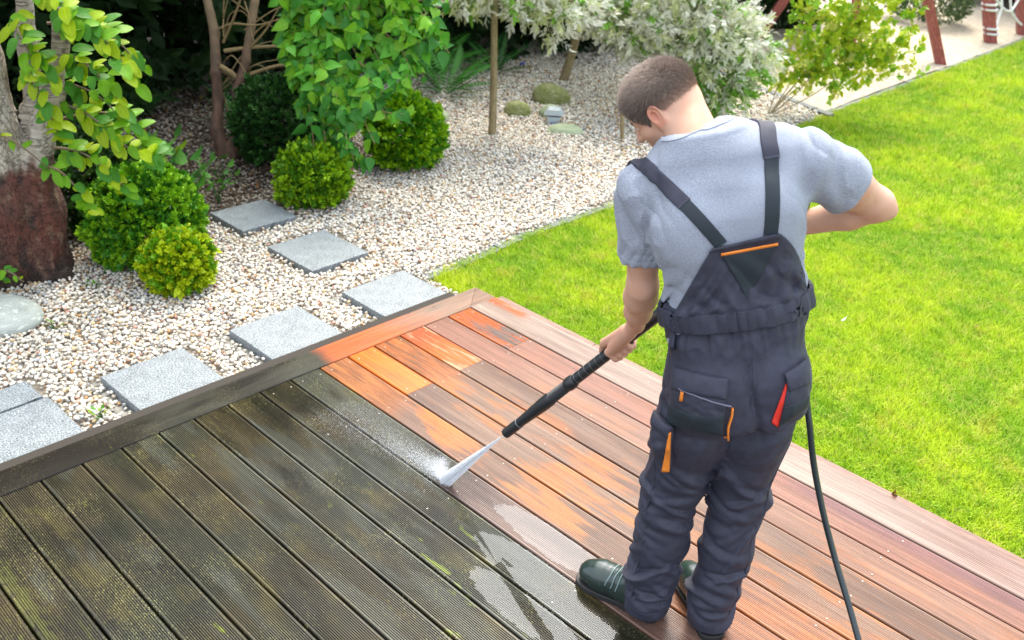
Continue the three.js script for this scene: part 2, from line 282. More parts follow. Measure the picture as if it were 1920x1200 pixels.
// ---------------------------------------------------------------- ground, gravel, slabs, lawn
const edgePts = [[0.2, -1.27], [-0.13, -1.287], [-0.98, -1.352], [-1.8, -1.345], [-2.9, -1.42], [-4.59, -1.545], [-5.2, -1.58], [-9.88, -1.72], [-14, -1.93], [-22, -2.4]];
function edgeX(z) { for (let i = 0; i + 1 < edgePts.length; i++) { const [z0, x0] = edgePts[i], [z1, x1] = edgePts[i + 1]; if (z <= z0 && z >= z1) return lerp(x0, x1, (z0 - z) / (z0 - z1)); } return z > 0 ? -1.27 : -2.4; }
const soilTex = texture(512, 512, (i, j) => { const a = fbm(i * 0.06, j * 0.06, 1, 4), b = N3(i * 0.4, j * 0.4, 2); const v = 0.30 + 0.22 * a + 0.14 * b; return [v * 1.05, v * 0.92, v * 0.78]; });
{
  const g = new THREE.CircleGeometry(70, 64); g.rotateX(-Math.PI / 2); const u = g.attributes.uv; for (let i = 0; i < u.count; i++) u.setXY(i, u.getX(i) * 120, u.getY(i) * 120);
  const m = structure('ground', g, std({ map: soilTex, roughness: 0.95 })); m.position.y = -0.155;
}
// lawn sheet, a few mm above the soil, with its blades
const lawnMat = std({ map: texture(512, 512, (i, j) => { const a = fbm(i * 0.05, j * 0.05, 4, 4), b = N3(i * 0.5, j * 0.5, 7); return [0.42 + 0.12 * a + 0.1 * b, 0.52 + 0.13 * a + 0.1 * b, 0.06 + 0.03 * b]; }), roughness: 0.95 });
{
  const pos = [], uv = [], idx = []; const zs = []; for (let z = -0.03; z > -22; z -= 0.2) zs.push(z);
  zs.forEach((z, i) => { for (const x of [edgeX(z) + 0.03, 22]) { pos.push(x, -0.145, z); uv.push(x * 0.7, z * 0.7); } if (i) { const o = i * 2; idx.push(o - 2, o - 1, o, o - 1, o + 1, o); } });
  structure('lawn', geo(pos, idx, uv), lawnMat);
}
{
  const r = rng(21);
  // a tuft: nine bent blades
  const mk = (seed, nb, H, R, W) => { const q = rng(seed), pos = [], idx = []; for (let k = 0; k < nb; k++) {
    const a = q() * 6.283, rad = R * Math.sqrt(q()), bx = Math.cos(a) * rad, bz = Math.sin(a) * rad, yaw = q() * 6.283, lean = 0.15 + q() * 0.75, h = H * (0.55 + 0.6 * q()), w = W * (0.7 + 0.6 * q()), dx = Math.cos(yaw), dz = Math.sin(yaw), o = pos.length / 3;
    const pt = (t, s) => { const l = lean * t * t * h * 1.1; return [bx + dx * l - dz * s, h * t * (1 - 0.25 * lean * t), bz + dz * l + dx * s]; };
    pos.push(...pt(0, -w), ...pt(0, w), ...pt(0.5, -w * 0.9), ...pt(0.5, w * 0.9), ...pt(1, 0)); idx.push(o, o + 1, o + 2, o + 1, o + 3, o + 2, o + 2, o + 3, o + 4); } return geo(pos, idx); };
  const kinds = [mk(1, 10, 0.042, 0.022, 0.0017), mk(2, 10, 0.036, 0.024, 0.0016), mk(3, 9, 0.05, 0.02, 0.0018)];
  const gm = phys({ color: 0xffffff, roughness: 0.6, transmission: 0.3, thickness: 0, specularIntensity: 0.4, side: THREE.DoubleSide });
  const lists = [[], [], []];
  const put = (x, z, s) => { const a = fbm(x * 1.3, z * 1.3, 2, 3), b = fbm(x * 6, z * 6, 9, 2); let c = mixc([0.26, 0.45, 0.010], [0.56, 0.68, 0.022], clamp(0.5 + 1.5 * a + 0.8 * b + 0.3 * (r() - 0.5))); if (r() < 0.12) c = mixc(c, [0.62, 0.56, 0.14], 0.75); if (r() < 0.10) c = mixc(c, [0.08, 0.26, 0.015], 0.6); if (b > 0.35) c = mixc(c, [0.45, 0.40, 0.06], 0.45);
    lists[(r() * 3) | 0].push({ m: mat4([x, -0.146, z], (r() - 0.5) * 0.3, r() * 6.283, (r() - 0.5) * 0.3, s, s * (0.8 + 0.5 * r() + 0.5 * a)), c }); };
  const seen = (x, z) => { const dx = x - 2.362, dz = z - 3.095; const f = -dx * 0.689 - dz * 0.725, s = dx * 0.725 - dz * 0.689; return f > 0.6 && (Math.abs(s) < f * 0.68 + 0.45 || (Math.abs(s) < f * 0.68 + 2.2 && r() < 0.35)); };
  for (let z = -0.06; z > -14.5; ) { const d = 3.3 - z, step = d < 6.5 ? 0.0175 : d < 10 ? 0.026 : 0.036; z -= step;
    for (let x = edgeX(z) + 0.02 + r() * step; x < 4.6; x += step) { if (z > -0.1 && x > -0.87) continue; if (z > -0.2 && x > -0.85) continue; if (!seen(x, z)) continue; put(x + (r() - 0.5) * step, z + (r() - 0.5) * step, step > 0.02 ? (step > 0.03 ? 1.5 : 1.2) : 0.95); } }
  // along the kerb the grass hangs over
  for (let z = -0.1; z > -14; z -= 0.008) { put(edgeX(z) - 0.022 + 0.05 * r(), z, 1.15); }
  const g = new THREE.Group(); add(g, 'grass'); g.userData.kind = 'stuff'; tag(g, 'short lime green grass of the lawn', 'grass');
  lists.forEach((l, i) => instanced(g, 'blades', kinds[i], gm, l));
}
// granite slabs let into the gravel
const graniteTex = texture(512, 512, (i, j) => { const a = N3(i * 0.30, j * 0.30, 1), b = N3(i * 0.13, j * 0.13, 6), c = fbm(i * 0.012, j * 0.012, 3, 3); let v = 0.485 + 0.16 * a + 0.17 * b + 0.08 * c; const s = N3(i * 0.17 + 40, j * 0.17, 12); v -= 0.26 * ss(0.25, 0.45, s); const w = 0.16 * ss(0.25, 0.42, N3(i * 0.15, j * 0.15 + 77, 15)); return [v * 0.93 + w, v * 0.99 + w * 0.95, v * 1.03 + w * 0.88]; });
const graniteMat = std({ map: graniteTex, roughness: 0.55, bumpMap: graniteTex, bumpScale: 0.0015 });
const slabBaseMat = std({ map: texture(128, 128, (i, j) => { const v = 0.46 + 0.2 * fbm(i * 0.08, j * 0.08, 2, 4); return [v * 1.02, v, v * 0.94]; }), roughness: 0.9 });
const slabs = [];   // footprints, kept free of pebbles
function roughSlab(w, d, h, seed) { // a slab with slightly broken arrises
  const r = rng(seed), s = new THREE.Shape(), pts = [], c = [[-w / 2, -d / 2], [w / 2, -d / 2], [w / 2, d / 2], [-w / 2, d / 2]];
  c.forEach((p, k) => { const n = c[(k + 1) % 4]; for (let t = 0; t < 9; t++) { const u = t / 9; pts.push([lerp(p[0], n[0], u) + (r() - 0.5) * 0.0028, lerp(p[1], n[1], u) + (r() - 0.5) * 0.0028]); } });
  pts.forEach((p, i) => i ? s.lineTo(p[0], p[1]) : s.moveTo(p[0], p[1])); s.closePath();
  const g = new THREE.ExtrudeGeometry(s, { depth: h - 0.006, bevelEnabled: true, bevelThickness: 0.003, bevelSize: 0.003, bevelSegments: 2 });
  g.rotateX(-Math.PI / 2); g.translate(0, 0.003, 0);
  const p = g.attributes.position, u = g.attributes.uv; for (let i = 0; i < p.count; i++) u.setXY(i, (p.getX(i) + seed * 0.37) * 2.1, (p.getZ(i) + seed * 0.61) * 2.1 + p.getY(i) * 2); return g;
}
function slab(x, z, w, d, rot, y, label, seed, baseRim = true) {
  const t = thing('paving_slab', label, 'paving slab', [x, y - 0.055, z], 'granite stepping slabs beside the deck'); t.rotation.y = rot;
  part(t, 'slab', roughSlab(w, d, 0.05, seed), graniteMat);
  if (baseRim) { const b = new THREE.BoxGeometry(w + 0.06, 0.03, d + 0.05); b.translate(-0.015, -0.008, 0.035); part(t, 'slab_base', b, slabBaseMat); }  // wider grey block under the slab, its rim showing mostly on two sides
  slabs.push([x, z, w / 2 + 0.012, d / 2 + 0.01, rot]); return t;
}
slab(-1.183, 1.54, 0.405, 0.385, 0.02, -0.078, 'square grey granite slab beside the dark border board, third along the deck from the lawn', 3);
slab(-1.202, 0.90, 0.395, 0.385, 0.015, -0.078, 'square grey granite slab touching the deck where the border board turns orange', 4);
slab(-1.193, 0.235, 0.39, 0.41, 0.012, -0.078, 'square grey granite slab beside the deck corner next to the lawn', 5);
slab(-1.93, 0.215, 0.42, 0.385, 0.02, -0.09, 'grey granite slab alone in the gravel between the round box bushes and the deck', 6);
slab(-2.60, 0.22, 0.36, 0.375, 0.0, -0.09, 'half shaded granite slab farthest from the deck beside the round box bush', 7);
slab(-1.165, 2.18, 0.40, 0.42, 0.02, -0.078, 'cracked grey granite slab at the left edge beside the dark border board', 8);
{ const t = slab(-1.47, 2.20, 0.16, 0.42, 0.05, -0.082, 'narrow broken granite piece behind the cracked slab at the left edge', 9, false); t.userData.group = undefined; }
const onSlab = (x, z, m = 0) => slabs.some(([sx, sz, hw, hd, r]) => { const dx = x - sx, dz = z - sz, c = Math.cos(r), s = Math.sin(r); return Math.abs(dx * c - dz * s) < hw + m && Math.abs(dx * s + dz * c) < hd + m; });
// the grey kerb of small granite blocks between gravel and lawn
{
  const t = thing('lawn_kerb', 'row of grey granite edging blocks between the gravel and the lawn', 'kerb');
  const r = rng(33), variants = [1, 2, 3, 4].map((k) => roughSlab(0.075, 0.19, 0.09, 20 + k));
  const km = std({ map: graniteTex, roughness: 0.75, color: 0xd8d4cc });
  for (let z = -0.16; z > -14; z -= 0.2) { const m = part(t, 'edging_block', variants[(r() * 4) | 0], km); m.position.set(edgeX(z) - 0.035 + (r() - 0.5) * 0.014, -0.219 + r() * 0.012, z); m.rotation.y = Math.atan2(edgeX(z - 0.1) - edgeX(z + 0.1), -0.2) + Math.PI + (r() - 0.5) * 0.05; }
  const t2 = thing('path_kerb', 'row of grey edging blocks between the white gravel and the sandy path', 'kerb');
  for (let k = 0; k < 13; k++) { const u = k / 12, m = part(t2, 'edging_block', variants[(r() * 4) | 0], km); m.position.set(lerp(-1.62, -4.0, u), -0.195 + r() * 0.008, lerp(-5.02, -5.75, u)); m.rotation.y = Math.PI / 2 - 0.3 + (r() - 0.5) * 0.05; }
}
// sandy path beyond
{
  const sand = texture(512, 512, (i, j) => { const a = fbm(i * 0.03, j * 0.03, 1, 4), b = N3(i * 0.35, j * 0.35, 4), c = fbm(i * 0.11, j * 0.11, 8, 3); const v = 0.66 + 0.14 * a + 0.10 * b + 0.18 * c; return [v, v * 0.93, v * 0.82]; });
  const pos = [], uv = [], idx = []; let k = 0;
  for (let i = 0; i <= 60; i++) { const z = -5.05 - i * 0.3; for (let j = 0; j <= 20; j++) { const x = lerp(edgeX(z) - 0.09, -9, j / 20); const zz = z - (1 - i / 60) * 0.3 * Math.max(0, -1.6 - x); pos.push(x, -0.128 + 0.022 * fbm(x * 2.5, zz * 2.5, 5, 3) + 0.01 * N3(x * 9, zz * 9, 1), zz); uv.push(x * 0.9, zz * 0.9); if (i && j) { const o = i * 21 + j; idx.push(o, o - 1, o - 22, o, o - 22, o - 21); } } }
  structure('sand_path', geo(pos, idx, uv), std({ map: sand, roughness: 0.95, side: THREE.DoubleSide, bumpMap: sand, bumpScale: 0.02 }));
}
// gritty bed under the pebbles
{
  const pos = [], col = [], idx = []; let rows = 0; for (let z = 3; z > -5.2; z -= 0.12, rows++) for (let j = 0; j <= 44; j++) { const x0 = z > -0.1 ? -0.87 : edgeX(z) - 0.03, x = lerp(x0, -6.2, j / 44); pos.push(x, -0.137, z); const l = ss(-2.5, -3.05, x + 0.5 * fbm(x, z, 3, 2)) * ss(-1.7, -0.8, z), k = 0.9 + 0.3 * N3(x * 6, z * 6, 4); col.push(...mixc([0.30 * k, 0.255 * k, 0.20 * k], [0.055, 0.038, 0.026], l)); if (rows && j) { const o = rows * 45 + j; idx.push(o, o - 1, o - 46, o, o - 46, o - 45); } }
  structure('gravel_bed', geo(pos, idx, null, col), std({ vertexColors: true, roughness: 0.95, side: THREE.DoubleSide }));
}
// pebbles
{
  const r = rng(55);
  const peb = (seed) => { const g = new THREE.IcosahedronGeometry(1, 1), p = g.attributes.position, o = seed * 9.1; for (let i = 0; i < p.count; i++) { const x = p.getX(i), y = p.getY(i), z = p.getZ(i), k = 1 + 0.24 * N3(x * 1.1 + o, y * 1.1, z * 1.1); p.setXYZ(i, x * k, y * k * 0.68, z * k * 0.84); }
    const m = toCreasedNormals(g, 1.2); return m; };
  const kinds = [1, 2, 3, 4, 5].map(peb), lists = kinds.map(() => []);
  const pm = std({ color: 0xffffff, roughness: 0.55 });
  const palette = [[0.70, 0.65, 0.56, 32], [0.76, 0.72, 0.65, 26], [0.60, 0.53, 0.43, 18], [0.50, 0.44, 0.36, 8], [0.62, 0.46, 0.26, 5], [0.44, 0.24, 0.09, 2.5], [0.28, 0.17, 0.11, 2.5], [0.18, 0.17, 0.16, 3], [0.38, 0.39, 0.40, 5], [0.55, 0.30, 0.22, 2]];
  const tot = palette.reduce((a, p) => a + p[3], 0), pick = () => { let t = r() * tot; for (const p of palette) { t -= p[3]; if (t < 0) return p; } return palette[0]; };
  const inBed = (x, z) => x < edgeX(Math.min(z, -0.0)) - (r() < 0.35 ? 0.03 : 0.075) || (z > -0.05 && x < -0.872);
  for (let layer = 0; layer < 2; layer++)
  for (let z = 2.9; z > -5.9; z -= 0.0180) for (let x = -0.87; x > -6.2; ) {
    const far = x < -3.6 || z < -2.5; const st = (far ? 0.022 : 0.0178) ; x -= st;
    if (layer === 0 && r() < 0.35) continue;
    if (far && r() < 0.22) continue;
    const px = x + (r() - 0.5) * 0.018, pz = z + (r() - 0.5) * 0.018;
    if (!inBed(px, pz)) continue; if (pz < -5.0 + (-1.6 - px) * -0.3) continue;
    if (onSlab(px, pz)) continue;
    const baseRim = onSlab(px - 0.0, pz, 0.055) && r() < 0.55; if (baseRim) continue;
    const dx = px - 2.362, dz = pz - 3.095, f = -dx * 0.689 - dz * 0.725, s = dx * 0.725 - dz * 0.689; if (Math.abs(s) > f * 0.68 + 0.5) continue;
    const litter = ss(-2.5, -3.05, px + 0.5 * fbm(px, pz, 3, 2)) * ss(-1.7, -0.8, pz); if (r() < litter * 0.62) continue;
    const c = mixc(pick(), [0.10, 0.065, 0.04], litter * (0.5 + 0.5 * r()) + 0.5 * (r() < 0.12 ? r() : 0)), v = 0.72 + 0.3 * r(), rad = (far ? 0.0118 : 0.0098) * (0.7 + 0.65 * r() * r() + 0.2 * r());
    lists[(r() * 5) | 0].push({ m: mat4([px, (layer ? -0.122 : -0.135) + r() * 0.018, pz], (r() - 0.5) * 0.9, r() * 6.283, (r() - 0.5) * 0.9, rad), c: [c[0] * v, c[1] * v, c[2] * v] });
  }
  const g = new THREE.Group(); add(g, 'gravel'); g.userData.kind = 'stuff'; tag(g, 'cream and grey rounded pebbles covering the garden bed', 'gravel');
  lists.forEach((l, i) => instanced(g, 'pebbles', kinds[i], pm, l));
  console.log('pebbles', lists.reduce((a, l) => a + l.length, 0));
}
// ---------------------------------------------------------------- leaves and plants
// a leaf: base at the origin, along +y, folded on its midrib and drooping at the tip
function leafGeo(len, wid, shape, fold = 0.25, droop = 0.2, n = 4, wave = 0) {
  const pos = [], uv = [], idx = [];
  for (let i = 0; i <= n; i++) { const t = i / n, w = wid * shape(t), y = len * t, z = -droop * len * t * t; for (const s of [-1, 0, 1]) { pos.push(s * w, y, z + (s ? fold * w + wave * wid * Math.sin(t * 9 + s) : 0)); uv.push(0.5 + s * 0.5, t); } if (i) { const o = i * 3; for (const k of [0, 1]) idx.push(o - 3 + k, o - 2 + k, o + k, o - 2 + k, o + 1 + k, o + k); } }
  return geo(pos, idx, uv);
}
const ovate = (t) => Math.pow(Math.sin(Math.PI * Math.pow(clamp(t * 0.97 + 0.015), 0.66)), 0.9) * (1 - 0.3 * t * t), oval = (t) => Math.sqrt(Math.max(0, 1 - (2 * clamp(t, 0.02, 0.985) - 1) ** 2)), lance = (t) => Math.sin(Math.PI * clamp(t, 0.02, 0.99) ** 0.8);
const leafTex = texture(64, 128, (i, j) => { const u = Math.abs(i / 64 - 0.5) * 2, v = j / 128; const rib = ss(0.07, 0.02, u), vein = ss(0.10, 0.03, Math.abs(((v - u * 0.22) * 8) % 1 - 0.5)) * 0.35 * (1 - rib); const k = 0.86 + 0.12 * rib + 0.10 * vein + 0.08 * N3(i * 0.15, j * 0.15, 3); return [k, k, k * 0.97]; });
const leafMat = (c, tr = 0.35, rough = 0.5) => phys({ color: new THREE.Color().setRGB(...c), map: leafTex, roughness: rough, transmission: tr, thickness: 0, side: THREE.DoubleSide, specularIntensity: 0.35 });
const camP = camera.position;
// leaves as parts: the nearest ones each a mesh of its own, the rest one mass. items {m, k: which material}
function leaves(parent, g, mats, items, most = 300, name = 'leaf') {
  const d = (it) => V(0, 0, 0).setFromMatrixPosition(it.m).add(parent.position).distanceTo(camP);
  const s = items.map((it) => [d(it), it]).sort((a, b) => a[0] - b[0]).map((p) => p[1]);
  s.slice(0, most).forEach((it) => { const m = part(parent, name, g, mats[it.k]); m.applyMatrix4(it.m); });
  mats.forEach((mat, k) => { const rest = s.slice(most).filter((it) => it.k === k); if (rest.length) instanced(parent, 'foliage', g, mat, rest.map((it) => ({ m: it.m }))); });
}
// a sprig: several small leaves round a short twig, as one shape
function sprig(seed, n, L, leaf) { const r = rng(seed), gs = []; for (let i = 0; i < n; i++) { const t = (i + 0.5) / n, q = leaf.clone(); q.applyMatrix4(orient(V(0, L * t * 0.8, 0), V(Math.cos(i * 2.4) * (1.1 - t * 0.6), 0.45 + t * 0.9, Math.sin(i * 2.4) * (1.1 - t * 0.6)), r() * 1.5, 0.7 + 0.5 * r())); gs.push(q); } return mergeGeometries(gs); }
const dirOf = (r) => { const y = r() * 2 - 1, a = r() * 6.283, s = Math.sqrt(1 - y * y); return V(s * Math.cos(a), y, s * Math.sin(a)); };

// ---- clipped box bushes
const boxLeaf = leafGeo(0.021, 0.0075, oval, 0.3, 0.15, 2);
const boxSprigs = [sprig(1, 9, 0.035, boxLeaf), sprig(2, 10, 0.04, boxLeaf), sprig(3, 8, 0.03, boxLeaf)];
function boxBush(name, label, x, z, rx, ry, rz, count, tips, base, seed, y0 = -0.12, category = 'bush') {
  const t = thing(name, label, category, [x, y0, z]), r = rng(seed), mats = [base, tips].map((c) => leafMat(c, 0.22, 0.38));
  const lists = [[[], []], [[], []], [[], []]];
  for (let i = 0; i < count; i++) {
    const d = dirOf(r); if (d.y < -0.75) continue;
    const lump = 1 + 0.27 * fbm(d.x * 2.8 + seed, d.y * 2.8, d.z * 2.8, 3), k = Math.pow(r(), 0.33) > 0.55 ? lump * (0.78 + 0.25 * Math.sqrt(r())) : lump * 0.7;
    const p = V(d.x * rx * k, ry * 0.92 + d.y * ry * k, d.z * rz * k), o = V(d.x / rx, d.y / ry + 0.8, d.z / rz).normalize().add(dirOf(r).multiplyScalar(0.75));
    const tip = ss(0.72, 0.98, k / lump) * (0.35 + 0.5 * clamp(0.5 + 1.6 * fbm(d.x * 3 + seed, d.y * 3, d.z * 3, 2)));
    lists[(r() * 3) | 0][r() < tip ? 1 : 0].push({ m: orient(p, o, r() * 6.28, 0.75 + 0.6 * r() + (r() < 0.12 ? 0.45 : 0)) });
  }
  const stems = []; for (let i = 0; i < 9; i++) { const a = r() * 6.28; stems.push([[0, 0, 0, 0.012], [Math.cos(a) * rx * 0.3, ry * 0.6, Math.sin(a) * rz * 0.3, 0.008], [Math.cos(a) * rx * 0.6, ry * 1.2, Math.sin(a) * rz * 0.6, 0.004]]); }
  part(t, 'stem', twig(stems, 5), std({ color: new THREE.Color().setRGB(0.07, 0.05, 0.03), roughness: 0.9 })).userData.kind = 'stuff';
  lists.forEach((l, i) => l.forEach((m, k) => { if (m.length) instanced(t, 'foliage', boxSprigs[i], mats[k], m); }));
  return t;
}
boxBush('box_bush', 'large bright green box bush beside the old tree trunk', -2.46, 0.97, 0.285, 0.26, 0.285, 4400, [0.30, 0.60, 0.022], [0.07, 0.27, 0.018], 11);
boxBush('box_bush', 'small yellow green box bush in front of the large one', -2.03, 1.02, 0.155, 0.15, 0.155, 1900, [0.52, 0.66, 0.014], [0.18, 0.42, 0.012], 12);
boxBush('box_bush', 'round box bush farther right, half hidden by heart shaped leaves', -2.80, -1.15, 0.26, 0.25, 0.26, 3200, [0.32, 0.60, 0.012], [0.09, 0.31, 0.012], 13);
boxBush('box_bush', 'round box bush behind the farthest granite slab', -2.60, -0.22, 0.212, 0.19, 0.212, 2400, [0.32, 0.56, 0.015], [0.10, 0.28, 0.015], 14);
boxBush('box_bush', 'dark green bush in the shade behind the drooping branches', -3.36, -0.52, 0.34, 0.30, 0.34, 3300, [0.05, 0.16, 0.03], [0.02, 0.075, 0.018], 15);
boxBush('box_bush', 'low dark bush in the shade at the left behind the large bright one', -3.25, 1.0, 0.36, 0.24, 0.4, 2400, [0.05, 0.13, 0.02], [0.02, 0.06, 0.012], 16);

// ---- bark
const barkTex = (a, b, c, seed) => texture(256, 512, (i, j) => { const f = fbm(i * 0.03 + seed, j * 0.012, seed, 4), g = N3(i * 0.2, j * 0.05, seed + 4), h = fbm(i * 0.1, j * 0.1, seed + 8, 3); const t = clamp(0.5 + 1.3 * f), k = mixc(mixc(a, b, t), c, ss(0.1, 0.35, h + 0.4 * g)); return k.map((v) => v * (1 + 0.2 * g)); });
const barkUV = (cx, cz) => (x, y, z) => [Math.atan2(z - cz, x - cx) / 6.283 * 2, y * 1.2];

const flakes = texture(512, 1024, (i, j) => { const a = fbm(i * 0.035, j * 0.012, 3, 5), b = N3(i * 0.16, j * 0.035, 7), c = fbm(i * 0.09, j * 0.05, 9, 3), crack = ss(0.06, 0.0, Math.abs(a + 0.25 * c)); const v = 0.90 + 0.12 * b + 0.14 * c - 0.26 * crack; return [v, v * 0.985, v * 0.96]; });
// ---- the old tree at the left: grey stems, peeled red-brown foot
const oldTree = thing('old_tree', 'old tree with pale stems, peeling red brown foot and yellow green leaves', 'tree', [-2.79, -0.14, 1.62]);
{
  const B = [-2.72, -0.14, 1.55], L = (a) => a.map((p) => [p[0] - B[0], p[1] - B[1], p[2] - B[2], p[3]]);
  const stemA = L([[-2.663, -0.141, 1.519, 0.20], [-2.547, 0.332, 1.537, 0.165], [-2.541, 0.618, 1.534, 0.135], [-2.519, 0.993, 1.539, 0.112], [-2.506, 1.340, 1.543, 0.105], [-2.55, 2.1, 1.56, 0.095], [-2.75, 3.3, 1.5, 0.08]]);
  const stemB = L([[-2.595, -0.138, 1.382, 0.15], [-2.474, 0.275, 1.395, 0.11], [-2.418, 0.483, 1.400, 0.075], [-2.361, 0.750, 1.334, 0.05], [-2.312, 0.899, 1.289, 0.045], [-2.236, 1.204, 1.222, 0.042], [-2.2, 1.65, 1.17, 0.035], [-2.3, 2.5, 1.0, 0.025]]);
  const stemC = L([[-2.490, 0.277, 1.368, 0.06], [-2.472, 0.751, 1.336, 0.05], [-2.416, 1.125, 1.330, 0.042], [-2.364, 1.435, 1.319, 0.038], [-2.4, 2.3, 1.25, 0.03]]);
  const stemD = L([[-2.870, -0.144, 1.778, 0.2], [-2.753, 0.389, 1.802, 0.15], [-2.614, 0.939, 1.908, 0.12], [-2.62, 1.75, 2.0, 0.1], [-2.75, 2.7, 2.15, 0.07]]);
  const roots = L([[-2.522, -0.067, 1.429, 0.1], [-2.434, -0.157, 1.355, 0.07]]), roots2 = L([[-2.625, -0.034, 1.630, 0.12], [-2.523, -0.181, 1.647, 0.08]]);
  const f0 = limbs([stemA, stemB, stemC, stemD, roots, roots2], 0.05);
  const f = (x, y, z) => { let d = f0(x, y, z); if (d > 0.12 || d < -0.12) return d; const a = Math.atan2(z + 0.05, x - 0.05), low = ss(0.75, 0.1, y); return d + (0.014 + 0.028 * low) * fbm(x * 7, y * 2.2, z * 7, 3) + 0.008 * N3(x * 26, y * 9, z * 26) + low * 0.02 * Math.abs(N3(x * 9 + 4, y * 1.2, z * 9)) + 0.004 * N3(x * 60, y * 25, z * 60); };
  const col = (x, y, z) => { const n = fbm(x * 9, y * 5, z * 9, 3), m = fbm(x * 20, y * 8, z * 20, 3), lim = 0.30 + 0.30 * fbm(x * 4 + 2, y * 1.5, z * 4, 3) + 0.35 * ss(0.0, 0.2, x - 0.02) - 0.5 * ss(0.02, 0.22, z - 0.0);
    let c = mixc([0.56, 0.53, 0.47], [0.38, 0.33, 0.26], clamp(0.5 + 1.5 * n)); c = mixc(c, [0.52, 0.50, 0.46], ss(0.1, 0.3, m) * 0.6); c = mixc(c, [0.15, 0.11, 0.075], ss(0.16, 0.34, fbm(x * 16, y * 4, z * 16 + 7, 3)) * 0.75);
    const peeled = ss(0.03, -0.03, y - lim + 0.10 * m); let q = mixc([0.15, 0.050, 0.034], [0.085, 0.036, 0.027], clamp(0.5 + 1.7 * n)); q = mixc(q, [0.24, 0.15, 0.10], 0.7 * ss(0.12, 0.34, m)); q = mixc(q, [0.05, 0.03, 0.025], ss(0.15, 0.3, fbm(x * 14, y * 3, z * 14 + 3, 3)));
    c = mixc(c, q, peeled); const footDark = ss(0.17, 0.04, y + 0.10 * m); return mixc(c, [0.032, 0.024, 0.02], footDark * 0.85); };  // colour runs to near-black brown towards the foot of the trunk
  part(oldTree, 'trunk', meshField(f, [-0.6, -0.06, -0.85], [0.85, 3.3, 0.95], 0.016, { color: col, uv: barkUV(0.1, 0) }), std({ vertexColors: true, roughness: 0.85, map: flakes, bumpMap: flakes, bumpScale: 0.012 }));
  const twigs = [], items = [], r = rng(71);
  const spray = (pts, n, size, spread) => { const l = L(pts.map((p) => [...p, 0.006])); l.forEach((p, i) => p[3] = lerp(0.008, 0.0025, i / (l.length - 1))); twigs.push(l); const c = new THREE.CatmullRomCurve3(l.map((p) => V(p[0], p[1], p[2]))); for (let i = 0; i < n; i++) { const t = 0.12 + 0.88 * (i + r() * 0.8) / n, p = c.getPointAt(clamp(t)), d = c.getTangentAt(clamp(t)), s = i % 2 ? 1 : -1, side = V(0, 1, 0).cross(d).normalize().multiplyScalar(s * (0.8 + 0.4 * r())); const o = d.clone().multiplyScalar(0.55).add(side).add(V(0.12, -0.15 + 0.3 * r(), 0.12)); p.add(dirOf(r).multiplyScalar(spread));
      const q = new THREE.Matrix4().lookAt(V(0, 0, 0), V(-0.35 + 0.5 * (r() - 0.5), -0.75 + 0.5 * (r() - 0.5), -0.45 + 0.5 * (r() - 0.5)).normalize(), o.clone().normalize()); // blade faces up and to the light
      const sc = size * (0.7 + 0.55 * r()); items.push({ m: new THREE.Matrix4().makeTranslation(p.x, p.y, p.z).multiply(q).scale(V(sc, sc, sc)), k: r() < 0.30 ? 0 : r() < 0.62 ? 1 : 2 }); } };
  // shoots hanging in front of and beside the stems
  spray([[-2.175, 1.292, 1.275], [-1.969, 1.283, 1.256], [-1.877, 1.165, 1.162], [-1.871, 1.002, 1.091]], 41, 1, 0.03);
  spray([[-2.254, 1.095, 1.254], [-2.074, 1.064, 1.212], [-1.997, 0.919, 1.129], [-2.018, 0.750, 1.058]], 36, 1, 0.03);
  spray([[-2.314, 0.857, 1.299], [-2.145, 0.793, 1.195], [-2.039, 0.662, 1.104], [-1.972, 0.574, 0.966]], 41, 1.05, 0.02);
  spray([[-2.355, 0.618, 1.348], [-2.190, 0.617, 1.254], [-2.135, 0.483, 1.136], [-2.152, 0.347, 1.045]], 32, 1.05, 0.02);
  spray([[-2.362, 0.528, 1.407], [-2.207, 0.548, 1.371], [-2.186, 0.423, 1.293], [-2.209, 0.273, 1.211]], 24, 0.9, 0.02);
  spray([[-2.402, 0.993, 1.360], [-2.229, 1.002, 1.414], [-2.165, 0.876, 1.391], [-2.189, 0.704, 1.343]], 31, 0.95, 0.03);
  spray([[-2.365, 1.243, 1.370], [-2.208, 1.224, 1.437], [-2.144, 1.104, 1.415], [-2.105, 1.002, 1.360]], 32, 1, 0.03);
  spray([[-2.310, 1.435, 1.389], [-2.125, 1.454, 1.411], [-1.985, 1.389, 1.365], [-1.926, 1.244, 1.301]], 32, 1, 0.03);
  spray([[-2.516, 0.673, 1.542], [-2.339, 0.704, 1.527], [-2.269, 0.615, 1.448], [-2.262, 0.526, 1.386]], 6, 0.75, 0.02);
  spray([[-2.512, 1.043, 1.672], [-2.396, 1.064, 1.692], [-2.343, 0.960, 1.694], [-2.352, 0.833, 1.666]], 4, 0.8, 0.02);
  spray([[-2.516, -0.128, 1.615], [-2.394, 0.017, 1.671], [-2.313, 0.052, 1.655], [-2.280, -0.011, 1.606]], 12, 0.55, 0.01);
  spray([[-2.635, -0.127, 1.716], [-2.454, 0.041, 1.753], [-2.360, 0.087, 1.757], [-2.308, 0.035, 1.739]], 11, 0.7, 0.01);
  spray([[-2.35, 1.2, 1.25], [-2.2, 1.22, 1.12], [-2.1, 1.12, 1.02], [-2.06, 1.0, 0.95]], 26, 1, 0.03);
  spray([[-2.38, 0.9, 1.3], [-2.26, 0.92, 1.2], [-2.18, 0.84, 1.1], [-2.12, 0.72, 1.05]], 24, 1, 0.03);
